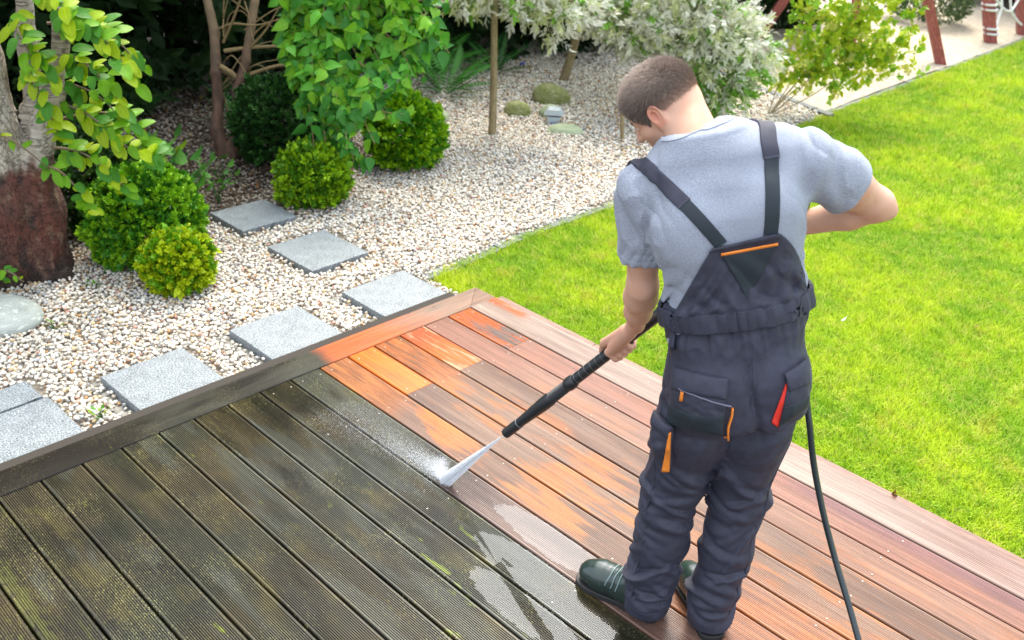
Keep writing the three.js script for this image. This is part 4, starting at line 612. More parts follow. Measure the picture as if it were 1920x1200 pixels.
// ---- play equipment and the timber hut at the far right
{
  const red = std({ map: barkTex([0.56, 0.29, 0.26], [0.48, 0.23, 0.21], [0.62, 0.36, 0.33], 8), roughness: 0.6 }), rope = std({ color: new THREE.Color().setRGB(0.62, 0.62, 0.60), roughness: 0.8 });
  const beam = (a, b, w) => { const A = V(...a), Bv = V(...b), L = A.distanceTo(Bv), g = new THREE.BoxGeometry(w, L, w, 1, 8, 1); const p = g.attributes.uv; for (let i = 0; i < p.count; i++) p.setXY(i, p.getX(i) * 0.4, p.getY(i) * L * 0.5); g.translate(0, L / 2, 0); g.applyMatrix4(orient(A, Bv.clone().sub(A), 0.6, 1)); return g; };
  const s = thing('swing_frame', 'leaning red brown timber leg of a swing standing on the sandy path', 'swing', [-1.83, -0.14, -8.09]); part(s, 'leg', beam([0, -0.05, 0], [-0.78, 2.2, 0.70], 0.105), red); part(s, 'leg', beam([-1.9, -0.05, 0.9], [-0.86, 2.2, 0.62], 0.105), red); part(s, 'crossbeam', beam([-0.82, 2.2, 0.66], [-2.6, 2.22, -1.4], 0.11), red);
  const pt = thing('wooden_post', 'red brown timber post seen through the yellow green shrub', 'post', [-2.42, -0.14, -7.02]); part(pt, 'post', beam([0, -0.05, 0], [-0.10, 1.7, 0.1], 0.09), red);
  const c = thing('climbing_frame', 'red brown climbing frame with a pale rope net at the right edge', 'climbing frame', [-1.97, -0.14, -9.86]);
  part(c, 'post', beam([0, -0.05, 0], [-0.48, 1.8, 0.36], 0.13), red); part(c, 'post', beam([0.06, -0.05, -0.92], [-0.4, 1.8, -0.6], 0.13), red);
  const seg = (a, b, rr = 0.016) => twig([[[...a, rr], [(a[0] + b[0]) / 2, (a[1] + b[1]) / 2 - 0.015, (a[2] + b[2]) / 2, rr], [...b, rr]]], 7);
  const P0 = (h) => [-0.27 * h + 0.02, h, 0.20 * h - 0.06], P1 = (h) => [0.06 - 0.25 * h, h, -0.90 + 0.17 * h + 0.05], mid = (h, t) => [lerp(P0(h)[0], P1(h)[0], t), h, lerp(P0(h)[2], P1(h)[2], t)];
  for (const [a, b] of [[P0(0.14), mid(0.40, 0.3)], [mid(0.40, 0.3), mid(0.33, 0.62)], [mid(0.33, 0.62), P1(0.14)], [mid(0.40, 0.3), mid(0.9, 0.33)], [mid(0.33, 0.62), mid(0.9, 0.6)], [P0(0.62), mid(0.68, 0.33)], [mid(0.68, 0.33), mid(0.66, 0.62)], [mid(0.66, 0.62), P1(0.6)], [P0(0.9), P1(0.9)], [mid(0.40, 0.3), P0(0.62)], [mid(0.33, 0.62), P1(0.5)]]) part(c, 'rope', seg(a, b), rope);
  for (const h of [0.12, 0.18, 0.4, 0.46]) { const tr = new THREE.TorusGeometry(0.085, 0.015, 6, 20); tr.rotateX(Math.PI / 2); tr.translate(-0.267 * h, h, 0.2 * h); part(c, 'rope', tr, rope); }
  const h = thing('timber_hut', 'dark brown timber hut raised over a black gap at the far right', 'hut', [-3.5, -0.14, -12.35]); const hw = std({ map: barkTex([0.30, 0.20, 0.15], [0.24, 0.16, 0.12], [0.36, 0.25, 0.19], 4), roughness: 0.8 }), dk = std({ color: new THREE.Color().setRGB(0.01, 0.01, 0.01), roughness: 0.9 });
  for (let k = 0; k < 12; k++) { const g = new THREE.BoxGeometry(6.2, 0.152, 0.03); g.translate(2.9, 0.36 + k * 0.16, 0); part(h, 'wall_board', g, hw); const g2 = new THREE.BoxGeometry(0.03, 0.152, 2.6); g2.translate(-0.2, 0.36 + k * 0.16, -1.33); part(h, 'wall_board', g2, hw); }
  for (const x of [0, 2, 4, 5.8]) { const g = new THREE.BoxGeometry(0.12, 0.3, 0.12); g.translate(x, 0.14, -0.2); part(h, 'foot', g, dk); } const fl = new THREE.BoxGeometry(6.1, 0.05, 2.5); fl.translate(2.9, 0.29, -1.3); part(h, 'hut_floor', fl, dk); const bk = new THREE.BoxGeometry(6.1, 0.3, 0.05); bk.translate(2.9, 0.12, -1.2); part(h, 'gap_shade_sheet', bk, dk);  // near-black sheet, feet and floor paint the shade under the hut
  const rf = new THREE.BoxGeometry(6.6, 0.06, 3.1); rf.rotateX(0.12); rf.translate(2.9, 2.45, -1.3); part(h, 'roof', rf, hw);
  boxBush('path_bush', 'soft grey green bush between the swing leg and the timber hut', -3.1, -10.4, 0.55, 0.42, 0.5, 2600, [0.26, 0.36, 0.16], [0.12, 0.22, 0.08], 17, -0.14);
}
// ---------------------------------------------------------------- the man (his own frame: x right, y up, z towards his back)
const person = thing('person', 'man in grey t-shirt and dark dungarees bending over a spray lance, seen from behind', 'person', [1.25, 0, 1.09]);
person.rotation.y = 0.7585;
const n3 = (v) => { const l = Math.hypot(...v); return v.map((c) => c / l); }, dot = (a, b) => a[0] * b[0] + a[1] * b[1] + a[2] * b[2], cross = (a, b) => [a[1] * b[2] - a[2] * b[1], a[2] * b[0] - a[0] * b[2], a[0] * b[1] - a[1] * b[0]], ad = (a, b, s = 1) => [a[0] + b[0] * s, a[1] + b[1] * s, a[2] + b[2] * s], mix3 = (a, b, t) => [lerp(a[0], b[0], t), lerp(a[1], b[1], t), lerp(a[2], b[2], t)];
const coneP = (a, b, ra, rb) => cone(a[0], a[1], a[2], b[0], b[1], b[2], ra, rb);
// trunk frame: leans to his left and forward
const T0 = [0.045, 0.93, 0], E2 = n3([-0.15, 0.62, -0.085]), E1 = (() => { const x = n3([1, 0, 0.09]); return n3(ad(x, E2, -dot(x, E2))); })(), E3 = cross(E1, E2);
const toT = (x, y, z) => { const p = [x - T0[0], y - T0[1], z - T0[2]]; return [dot(p, E1), dot(p, E2), dot(p, E3)]; };
const fromT = (a, s, c) => ad(ad(ad(T0, E1, a), E2, s), E3, c);
// stations: s, offset across, offset back, half width, half depth
const TRUNK = [[-0.20, -0.012, 0.0, 0.150, 0.122], [-0.08, -0.012, 0.010, 0.160, 0.134], [0.0, -0.012, 0.010, 0.162, 0.134], [0.08, -0.006, 0.004, 0.164, 0.125], [0.17, 0.0, 0, 0.168, 0.116], [0.26, 0.002, 0.002, 0.174, 0.118], [0.36, 0.004, 0.006, 0.186, 0.124], [0.45, 0.004, 0.010, 0.190, 0.120], [0.52, 0.0, 0.008, 0.178, 0.104], [0.585, -0.010, 0.006, 0.150, 0.085], [0.64, -0.035, 0.004, 0.096, 0.068], [0.72, -0.05, 0.0, 0.07, 0.062]];
function loft(st, grow, s0, s1, e = 0.02) { return (x, y, z) => {
  const px = x - T0[0], py = y - T0[1], pz = z - T0[2], a = px * E1[0] + py * E1[1] + pz * E1[2], s = px * E2[0] + py * E2[1] + pz * E2[2], c = px * E3[0] + py * E3[1] + pz * E3[2];
  let i = 0; while (i + 2 < st.length && s > st[i + 1][0]) i++;
  const A = st[i], B = st[i + 1]; let t = clamp((s - A[0]) / (B[0] - A[0])); t = t * t * (3 - 2 * t) * 0.5 + t * 0.5;
  const oa = A[1] + (B[1] - A[1]) * t, oc = A[2] + (B[2] - A[2]) * t, hw = A[3] + (B[3] - A[3]) * t + grow, hd = A[4] + (B[4] - A[4]) * t + grow;
  const u = Math.abs(a - oa) / hw, v = Math.abs(c - oc) / hd, k = Math.pow(Math.pow(u, 2.35) + Math.pow(v, 2.35), 1 / 2.35);
  let d = (k - 1) * (k > 0.05 ? (u * hw + v * hd) / (u + v + 1e-6) : hd); d *= 0.93;
  d = smax(d, s - s1, e); return smax(d, s0 - s, e);
}; }
// joints
const J = { lsh: [-0.255, 1.372, -0.10], lel: [-0.222, 1.082, -0.15], lwr: [-0.206, 0.885, -0.297], rsh: [0.138, 1.493, -0.05], rel: [0.342, 1.368, -0.12], rwr: [0.165, 1.245, -0.235] };
// the lance axis: from the wet spot on the deck up to the gun in his right hand
const HIT = [-0.793, 0, -0.630], GUN = [0.115, 1.23, -0.25], AX = n3(ad(HIT, GUN, -1)), lanceAt = (t) => mix3(HIT, GUN, t);

// ---- head, in its own frame: X his left, Y up, Z the way he looks
const headC = [-0.227, 1.563, -0.188], hp = 0.84, hh = 1.19;
const HF = [-Math.sin(hh) * Math.cos(hp), -Math.sin(hp), -Math.cos(hh) * Math.cos(hp)], HU = [-Math.sin(hh) * Math.sin(hp), Math.cos(hp), -Math.cos(hh) * Math.sin(hp)], HX = cross(HU, HF);
const HS = 0.855, toH = (x, y, z) => { const p = [(x - headC[0]) / HS, (y - headC[1]) / HS, (z - headC[2]) / HS]; return [dot(p, HX), dot(p, HU), dot(p, HF)]; }, fromH = (X, Y, Z) => ad(ad(ad(headC, HX, X * HS), HU, Y * HS), HF, Z * HS);
const skull = ell(0, 0.028, -0.014, 0.0775, 0.094, 0.099), cranium = (() => { const back = ell(0, 0.012, -0.05, 0.072, 0.082, 0.068); return (x, y, z) => smin(skull(x, y, z), back(x, y, z), 0.03); })();
let coreField;
const headField = (() => {
  const face = ell(0, -0.045, 0.022, 0.062, 0.078, 0.070), jaw = cone(0, -0.078, 0.01, 0, -0.104, 0.062, 0.052, 0.020), chin = ell(0, -0.108, 0.070, 0.018, 0.016, 0.016), brow = cone(-0.032, 0.022, 0.073, 0.032, 0.022, 0.073, 0.014, 0.014), brow2 = cone(-0.05, 0.016, 0.055, 0.05, 0.016, 0.055, 0.014, 0.014), nose1 = cone(0, 0.012, 0.086, 0, -0.030, 0.106, 0.0075, 0.0125), noseL = ell(0.012, -0.032, 0.094, 0.009, 0.008, 0.010), noseR = ell(-0.012, -0.032, 0.094, 0.009, 0.008, 0.010), cheekL = ell(0.040, -0.030, 0.050, 0.024, 0.024, 0.026), cheekR = ell(-0.040, -0.030, 0.050, 0.024, 0.024, 0.026), sockL = ell(0.033, 0.002, 0.088, 0.018, 0.010, 0.015), sockR = ell(-0.033, 0.002, 0.088, 0.018, 0.010, 0.015), eyeL = ell(0.032, 0.0, 0.070, 0.0125, 0.0125, 0.0125), eyeR = ell(-0.032, 0.0, 0.070, 0.0125, 0.0125, 0.0125), lipU = cone(-0.020, -0.066, 0.080, 0.020, -0.066, 0.080, 0.006, 0.006), lipD = cone(-0.017, -0.077, 0.078, 0.017, -0.077, 0.078, 0.0065, 0.0065), mouth = ell(0, -0.0715, 0.090, 0.024, 0.002, 0.010);
  const earOf = (s) => { // upright shell with rim, bowl and lobe
    const outer = ell(s * 0.084, -0.004, -0.010, 0.011, 0.031, 0.020), lobe = ell(s * 0.081, -0.033, -0.002, 0.008, 0.010, 0.010), bowl = ell(s * 0.094, -0.006, -0.004, 0.011, 0.019, 0.0115), rim = (X, Y, Z) => { const y = (Y + 0.002) / 1.45, z = Z + 0.010, r = Math.hypot(y, z) - 0.0185; return Math.hypot(r, (X - s * (0.088 + (Z < -0.01 ? (-0.01 - Z) * 0.35 : 0)))) - 0.0036; };
    return (X, Y, Z) => { let d = smax(smin(outer(X, Y, Z), lobe(X, Y, Z), 0.01), -bowl(X, Y, Z), 0.005); return smin(d, rim(X, Y, Z), 0.004); }; };
  const earL = earOf(1), earR = earOf(-1);
  coreField = (x, y, z) => at(x, y, z, true) * HS;
  const at = (x, y, z, noEars) => { const [X, Y, Z] = toH(x, y, z); let d = cranium(X, Y, Z); if (d > 0.12) return d - 0.04;
    d = smin(d, face(X, Y, Z), 0.035); d = smin(d, jaw(X, Y, Z), 0.03); d = smin(d, chin(X, Y, Z), 0.018); d = smin(d, cheekL(X, Y, Z), 0.02); d = smin(d, cheekR(X, Y, Z), 0.02); d = smin(d, brow(X, Y, Z), 0.018); d = smin(d, brow2(X, Y, Z), 0.02);
    d = smax(d, -sockL(X, Y, Z), 0.014); d = smax(d, -sockR(X, Y, Z), 0.014); d = smin(d, eyeL(X, Y, Z), 0.004); d = smin(d, eyeR(X, Y, Z), 0.004);
    d = smin(d, nose1(X, Y, Z), 0.012); d = smin(d, noseL(X, Y, Z), 0.006); d = smin(d, noseR(X, Y, Z), 0.006); d = smin(d, lipU(X, Y, Z), 0.008); d = smin(d, lipD(X, Y, Z), 0.008); d = smax(d, -mouth(X, Y, Z), 0.004);
    if (noEars) return d; return smin(smin(d, earL(X, Y, Z), 0.008), earR(X, Y, Z), 0.008); };
  return (x, y, z) => at(x, y, z, false) * HS;
})();
const neckField = (() => { const a = fromH(0, -0.03, -0.05), b = fromT(-0.045, 0.60, 0.006), c = coneP(a, b, 0.058, 0.068), t1 = coneP(fromH(0.05, -0.05, -0.03), fromT(-0.02, 0.60, -0.05), 0.018, 0.016), t2 = coneP(fromH(-0.05, -0.05, -0.03), fromT(-0.03, 0.60, -0.05), 0.018, 0.016); return (x, y, z) => smin(smin(c(x, y, z), t1(x, y, z), 0.02), t2(x, y, z), 0.02); })();
// ---- a hand closed round an axis: at L, a = towards the thumb end of the grip, o = from the axis to the back of the hand, d = the way the fingers go round
function gripHand(L, a, o, d, wrist, R, sgn = 1) {
  const on = (s, th, rad) => ad(ad(ad(L, a, s), o, Math.cos(th) * rad), d, Math.sin(th) * rad), parts = [];
  const S = [0.036, 0.014, -0.008, -0.028], F = [0.0098, 0.0102, 0.0096, 0.0084], E = [3.7, 3.9, 3.85, 3.5];
  const fingers = S.map((s, k) => { const f = F[k], p = [on(s * 0.95, 0.15, R + 0.016), on(s, 1.0, R + f + 0.006), on(s, 1.75, R + f + 0.002), on(s - 0.002, 2.75, R + f), on(s - 0.004, E[k], R + f)]; const c = [coneP(p[0], p[1], f * 1.3, f * 1.08), coneP(p[1], p[2], f * 1.08, f * 0.98), coneP(p[2], p[3], f * 0.98, f * 0.9), coneP(p[3], p[4], f * 0.9, f * 0.78)]; const kn = [[p[1], f * 1.14], [p[3], f * 0.98]].map(([q, r]) => ell(q[0], q[1], q[2], r, r, r)); return (x, y, z) => { let v = c[0](x, y, z); for (let i = 1; i < 4; i++) v = smin(v, c[i](x, y, z), 0.004); return Math.min(smin(v, kn[0](x, y, z), 0.004), kn[1](x, y, z)); }; });
  const meta = S.map((s, k) => coneP(ad(wrist, a, (1.5 - k) * -0.004 + 0.012 - k * 0.008), on(s * 0.95, 0.12, R + 0.016), 0.017, 0.0135));
  const pad = coneP(mix3(wrist, on(0.0, -0.3, R + 0.014), 0.35), on(-0.006, -0.1, R + 0.013), 0.021, 0.017);
  const tb = [mix3(wrist, on(0.03, -0.9, R + 0.02), 0.35), on(0.040, -1.05, R + 0.016), on(0.066, -1.75, R + 0.011), on(0.088, -2.15, R + 0.009)];
  const th = [coneP(tb[0], tb[1], 0.017, 0.0145), coneP(tb[1], tb[2], 0.0135, 0.0115), coneP(tb[2], tb[3], 0.0115, 0.0088)];
  return (x, y, z) => { let m = meta[0](x, y, z); if (m > 0.2) return m - 0.06; for (let i = 1; i < 4; i++) m = smin(m, meta[i](x, y, z), 0.012); m = smin(m, pad(x, y, z), 0.018); let t = th[0](x, y, z); t = smin(t, th[1](x, y, z), 0.006); t = smin(t, th[2](x, y, z), 0.005); m = smin(m, t, 0.010); for (const f of fingers) m = smin(m, f(x, y, z), 0.0045); return m; };
}
const perp = (v) => n3(ad(v, AX, -dot(v, AX)));
const LH = lanceAt(0.622), oL = perp(ad(J.lwr, LH, -1)), dL = cross(oL, AX), handL = gripHand(LH, AX, oL, dL, J.lwr, 0.0195);
const RH = lanceAt(0.955), oR = perp(ad(J.rwr, RH, -1)), dR = cross(AX, oR), handR = gripHand(RH, AX, oR, dR, J.rwr, 0.020);
const armL = (() => { const b = mix3(J.lel, J.lwr, 0.24), u = mix3(J.lsh, J.lel, 0.5); const c = [coneP(J.lsh, u, 0.052, 0.048), coneP(u, J.lel, 0.048, 0.039), coneP(J.lel, b, 0.038, 0.0425), coneP(b, mix3(J.lel, J.lwr, 0.62), 0.0425, 0.035), coneP(mix3(J.lel, J.lwr, 0.62), J.lwr, 0.035, 0.0245)], el = ell(J.lel[0] + 0.008, J.lel[1] + 0.002, J.lel[2] + 0.022, 0.019, 0.022, 0.017); return (x, y, z) => { let d = c[0](x, y, z); for (let i = 1; i < 5; i++) d = smin(d, c[i](x, y, z), 0.03); return smin(d, el(x, y, z), 0.02); }; })();
const armR = (() => { const b = mix3(J.rel, J.rwr, 0.3), u = mix3(J.rsh, J.rel, 0.55); const c = [coneP(J.rsh, u, 0.056, 0.054), coneP(u, J.rel, 0.054, 0.043), coneP(J.rel, b, 0.041, 0.045), coneP(b, J.rwr, 0.045, 0.027)], el = ell(J.rel[0] + 0.034, J.rel[1] - 0.012, J.rel[2] + 0.010, 0.017, 0.016, 0.017); return (x, y, z) => { let d = c[0](x, y, z); for (let i = 1; i < 4; i++) d = smin(d, c[i](x, y, z), 0.022); return smin(d, el(x, y, z), 0.022); }; })();
const trunkSkin = loft(TRUNK, -0.014, -0.1, 0.63, 0.03), legL0 = limbs([[[-0.035, 0.90, -0.005, 0.08], [-0.076, 0.50, -0.05, 0.05], [-0.098, 0.09, -0.03, 0.035]], [[0.13, 0.93, 0, 0.08], [0.118, 0.49, -0.035, 0.05], [0.09, 0.09, 0.0, 0.035]]], 0.03);
const skinField = (x, y, z) => { let d = smin(trunkSkin(x, y, z), legL0(x, y, z), 0.05); const a = smin(armL(x, y, z), handL(x, y, z), 0.016), b = smin(armR(x, y, z), handR(x, y, z), 0.016), h = smin(headField(x, y, z), neckField(x, y, z), 0.030); d = smin(d, a, 0.03); d = smin(d, b, 0.03); return smin(d, h, 0.03); };
{
  const box = (c, h) => [c.map((v, i) => v - (h[i] ?? h)), c.map((v, i) => v + (h[i] ?? h))];
  const zones = [box([-0.225, 1.55, -0.185], [0.15, 0.17, 0.16]), box([LH[0], LH[1] + 0.03, LH[2] + 0.02], [0.105, 0.105, 0.105]), box([RH[0] + 0.02, RH[1] + 0.02, RH[2]], [0.105, 0.105, 0.10])], cells = [0.0034, 0.0031, 0.0036];
  const inside = (b, x, y, z, m) => x > b[0][0] + m && x < b[1][0] - m && y > b[0][1] + m && y < b[1][1] - m && z > b[0][2] + m && z < b[1][2] - m;
  const skin = (x, y, z) => {
    const n = fbm(x * 30, y * 30, z * 30, 3), m = fbm(x * 9, y * 9, z * 9, 2); let c = mixc([0.56, 0.325, 0.22], [0.51, 0.265, 0.17], clamp(0.5 + 1.4 * m)); c = mixc(c, [0.58, 0.355, 0.26], clamp(0.4 + n));
    const [X, Y, Z] = toH(x, y, z);
    if (Math.hypot(X, Y, Z) < 0.17) {
      c = mixc(c, [0.60, 0.22, 0.15], 0.55 * ss(0.076, 0.084, Math.abs(X)) * ss(0.045, 0.035, Math.abs(Y)) * ss(-0.032, -0.024, Z));
      const stub = ss(-0.03, -0.06, Y - 0.25 * (Z - 0.06)) * ss(-0.03, 0.01, Z) * ss(-0.14, -0.11, Y); c = mixc(c, [0.36, 0.22, 0.155], 0.45 * stub * (0.7 + 0.6 * Math.abs(N3(x * 700, y * 700, z * 700))));
      if (Z > 0.07 && Y < -0.058 && Y > -0.086 && Math.abs(X) < 0.024) c = mixc(c, [0.50, 0.18, 0.14], 0.7);
      const eb = Math.abs(Y - 0.024 - 0.15 * (Math.abs(X) - 0.03) * -1) < 0.0055 && Z > 0.05 && Math.abs(X) > 0.012 && Math.abs(X) < 0.054; if (eb) c = mixc(c, [0.09, 0.055, 0.035], 0.85);
      if (Z > 0.066 && Math.hypot(Math.abs(X) - 0.032, Y) < 0.0118) c = Math.hypot(Math.abs(X) - 0.032, Y + 0.002) < 0.0055 ? [0.03, 0.02, 0.015] : Math.abs(Y) > 0.0048 ? mixc(c, [0.35, 0.17, 0.12], 0.6) : [0.62, 0.58, 0.54];
    } else c = mixc(c, [0.58, 0.27, 0.19], 0.35 * ss(1.2, 0.75, y) * ss(0.0, -0.1, x));
    return c; };
  const opt = { color: skin, uv: (x, y, z) => [Math.atan2(x, z) * 0.2, y] };
  const hLow = (x, y, z) => y < 0.7;
  const pieces = [meshField(skinField, [-0.42, 0.04, -0.42], [0.46, 1.78, 0.22], 0.0075, { ...opt, skip: (x, y, z) => zones.some((b) => inside(b, x, y, z, 0.008)) }), ...zones.map((b, i) => meshField(skinField, b[0], b[1], cells[i], opt))];
  const skinTex = texture(256, 256, (i, j) => { const v = 0.5 + 0.3 * N3(i * 0.5, j * 0.5, 1) + 0.2 * N3(i * 0.23, j * 0.23, 4); return [v, v, v]; }, false); skinTex.repeat.set(9, 9);
  part(person, 'body', mergeGeometries(pieces), phys({ vertexColors: true, roughness: 0.48, specularIntensity: 0.6, sheen: 0.15, sheenRoughness: 0.5, sheenColor: new THREE.Color().setRGB(0.8, 0.5, 0.4), bumpMap: skinTex, bumpScale: 0.0003 }));
}
// ---- hair: close-cropped cap with single short hairs
{
  const hl = [[-0.14, -0.040], [-0.085, -0.052], [-0.050, -0.046], [-0.030, -0.012], [-0.018, 0.018], [0.010, 0.024], [0.016, -0.006], [0.030, -0.024], [0.040, -0.004], [0.058, 0.030], [0.072, 0.062], [0.10, 0.072]];
  const hairLine = (Z) => { for (let i = 0; i + 1 < hl.length; i++) if (Z <= hl[i + 1][0]) return lerp(hl[i][1], hl[i + 1][1], clamp((Z - hl[i][0]) / (hl[i + 1][0] - hl[i][0]))); return 0.08; };
  const f = (x, y, z) => { const [X, Y, Z] = toH(x, y, z); const base = coreField(x, y, z); if (base > 0.05) return base; const hlz = hairLine(Z), thick = (0.0012 + 0.0022 * ss(0, 0.02, Y - hlz)) + 0.0075 * ss(-0.03, 0.07, Y) * ss(0, 0.012, Y - hlz); return smax(Math.min(cranium(X, Y, Z) * HS - 0.002, base) - thick * 0.8 + 0.0016 * fbm(X * 110, Y * 110, Z * 110, 2), (hairLine(Z) + 0.007 * N3(X * 110, Y * 110, Z * 110) - Y) * HS, 0.003); };
  const colour = (x, y, z) => { const [X, Y, Z] = toH(x, y, z), n = N3(x * 160, y * 160, z * 160); const fade = Math.max(0.8 * ss(0.045, -0.03, Y + 0.012 * n) * ss(0.0, -0.05, Z), ss(0.016, 0.002, Y - hairLine(Z) + 0.007 * n) * ss(0.0, -0.03, Z)); let c = mixc([0.075, 0.052, 0.040], [0.16, 0.118, 0.092], clamp(0.5 + n)); c = mixc(c, [0.27, 0.205, 0.165], 0.75 * ss(0.03, 0.11, Y - 0.3 * Z)); return mixc(c, [0.46, 0.28, 0.195], fade * 0.95); };
  const g = meshField(f, [headC[0] - 0.15, headC[1] - 0.13, headC[2] - 0.14], [headC[0] + 0.15, headC[1] + 0.16, headC[2] + 0.16], 0.0034, { color: colour });
  const hm = std({ vertexColors: true, roughness: 0.75 }), cap = part(person, 'hair', g, hm);
  const r = rng(505), P0 = g.attributes.position, N0 = g.attributes.normal, items = [];
  for (let i = 0; i < 26000; i++) { const k = (r() * P0.count) | 0, x = P0.getX(k), y = P0.getY(k), z = P0.getZ(k), [X, Y, Z] = toH(x, y, z); if (Y < hairLine(Z) - 0.002) continue; const nn = V(N0.getX(k), N0.getY(k), N0.getZ(k)); const grow = ad(ad([0, 0, 0], HF, 0.7 * ss(-0.12, 0.0, Z)), HU, -0.7 * ss(0.11, 0.0, Y)); const d = nn.multiplyScalar(0.42).add(V(...grow)).add(dirOf(r).multiplyScalar(0.22)); const L = (0.003 + 0.012 * ss(-0.03, 0.06, Y)) * (0.7 + 0.7 * r()); const c = colour(x, y, z), v = 0.75 + 0.7 * r(); items.push({ m: orient(V(x, y, z), d, 0, 1, L, 1), c: [c[0] * v, c[1] * v, c[2] * v] }); }
  const sg = new THREE.ConeGeometry(0.00055, 1, 4, 1, true); sg.translate(0, 0.4, 0);
  instanced(cap, 'hair_strand', sg, std({ color: 0xffffff, roughness: 0.6 }), items);
}
// ---- cloth
const ridge = (v) => 1 - Math.abs(v) * 2;
const cyl = (x, y, z) => [Math.atan2(x - 0.02, z + 0.04) * 0.17, y];
const heather = texture(512, 512, (i, j) => { const a = N3(i * 0.21, j * 0.21, 3), b = N3(i * 0.5, j * 0.5, 9), c = fbm(i * 0.05, j * 0.05, 5, 3), d = N3(i * 0.16, j * 0.7, 12); const v = 0.60 + 0.075 * a + 0.075 * b + 0.03 * c + 0.05 * d; return [v * 0.945, v * 0.985, v * 1.07]; }); heather.repeat.set(3.4, 3.4);
const twill = texture(512, 512, (i, j) => { const t = Math.sin((i + j) * 0.9) * 0.03, a = N3(i * 0.5, j * 0.5, 3), c = fbm(i * 0.03, j * 0.03, 5, 4); const v = 0.20 + t + 0.04 * a + 0.05 * c; return [v * 0.92, v * 0.95, v * 1.24]; }); twill.repeat.set(3, 3);
const shirtMat = phys({ map: heather, roughness: 0.92, sheen: 0.35, sheenRoughness: 0.6, sheenColor: new THREE.Color().setRGB(0.6, 0.65, 0.75), bumpMap: heather, bumpScale: 0.0008 });
const clothMat = phys({ map: twill, roughness: 0.72, sheen: 0.3, sheenRoughness: 0.45, sheenColor: new THREE.Color().setRGB(0.4, 0.4, 0.6), bumpMap: twill, bumpScale: 0.0006 });
const blackMat = phys({ color: new THREE.Color().setRGB(0.012, 0.020, 0.028), roughness: 0.7, sheen: 0.2, sheenRoughness: 0.5, sheenColor: new THREE.Color().setRGB(0.3, 0.4, 0.5), bumpMap: twill, bumpScale: 0.0006 });
const orangeMat = std({ color: new THREE.Color().setRGB(0.75, 0.22, 0.025), roughness: 0.6 }), redMat = std({ color: new THREE.Color().setRGB(0.72, 0.035, 0.02), roughness: 0.6 });
const threadMat = std({ color: new THREE.Color().setRGB(0.16, 0.16, 0.22), roughness: 0.8 });
const torsoCloth = loft(TRUNK, 0.002, 0.11, 0.645, 0.012);
const sleeveL = [J.lsh, mix3(J.lsh, J.lel, 0.66)], sleeveR = [J.rsh, mix3(J.rsh, J.rel, 0.52)];
const shirtField = (() => {
  const sl = coneP(J.lsh, mix3(J.lsh, J.lel, 0.70), 0.064, 0.066), sr = coneP(J.rsh, mix3(J.rsh, J.rel, 0.6), 0.070, 0.080);
  const trapL = coneP(fromT(-0.06, 0.605, 0.005), J.lsh, 0.056, 0.058), trapR = coneP(fromT(-0.01, 0.612, 0.0), ad(J.rsh, [-0.03, 0.012, 0]), 0.062, 0.068), bladeL = ell(...fromT(-0.10, 0.42, 0.085), 0.07, 0.09, 0.05), bladeR = ell(...fromT(0.10, 0.44, 0.085), 0.07, 0.09, 0.05);
  const inL = coneP(mix3(J.lsh, J.lel, 0.60), mix3(J.lsh, J.lel, 0.95), 0.054, 0.060), inR = coneP(mix3(J.rsh, J.rel, 0.46), mix3(J.rsh, J.rel, 0.9), 0.062, 0.078), inN = coneP(fromT(-0.045, 0.60, 0.008), fromH(0, -0.02, -0.05), 0.0735, 0.085);
  const uL = n3(ad(J.lel, J.lsh, -1)), uR = n3(ad(J.rel, J.rsh, -1)), eL = sleeveL[1], eR = sleeveR[1];
  return (x, y, z) => {
    let d = torsoCloth(x, y, z); if (d > 0.4) return d - 0.2;
    d = smin(d, bladeL(x, y, z), 0.05); d = smin(d, bladeR(x, y, z), 0.05);
    d = smin(d, trapL(x, y, z), 0.05); d = smin(d, trapR(x, y, z), 0.05);
    let l = smax(sl(x, y, z), (x - eL[0]) * uL[0] + (y - eL[1]) * uL[1] + (z - eL[2]) * uL[2], 0.004), r = smax(sr(x, y, z), (x - eR[0]) * uR[0] + (y - eR[1]) * uR[1] + (z - eR[2]) * uR[2], 0.004);
    d = smin(d, l, 0.030); d = smin(d, r, 0.034);
    if (Math.abs(d) < 0.05) {
      const [a, s, c] = toT(x, y, z);
      const side = ss(0.09, 0.17, Math.abs(a)), low = ss(0.42, 0.25, s);
      // drag lines from the armpits, soft folds at the side and above the bib
      d -= 0.016 * side * low * (1.8 * Math.abs(N3(a * 5 + 3, s * 17 - a * 26, c * 6)) - 0.35) + 0.010 * low * (1.8 * Math.abs(N3(a * 7, s * 12 + a * 10, c * 5 + 4)) - 0.4) + 0.009 * ss(0.36, 0.46, s) * side * (1.8 * Math.abs(N3(a * 16 + 3, s * 7 + a * 6, c * 6)) - 0.35) - 0.004 * fbm(x * 8, y * 8, z * 8, 2);
      const hemL = (x - eL[0]) * uL[0] + (y - eL[1]) * uL[1] + (z - eL[2]) * uL[2], hemR = (x - eR[0]) * uR[0] + (y - eR[1]) * uR[1] + (z - eR[2]) * uR[2];
      d -= 0.005 * ss(0.12, 0.2, a) * ss(0.28, 0.4, s) * ss(-0.025, -0.06, hemR) * (ridge(N3(a * 20 + 7, s * 9, c * 16)) - 0.4) + 0.008 * ss(-0.14, -0.2, a) * ss(-0.04, -0.09, hemL) * (ridge(N3(x * 14, y * 9 + 3, z * 20 + x * 6)) - 0.3);
    }
    d = smax(d, -inL(x, y, z), 0.004); d = smax(d, -inR(x, y, z), 0.004); return smax(d, -inN(x, y, z), 0.006);
  };
})();
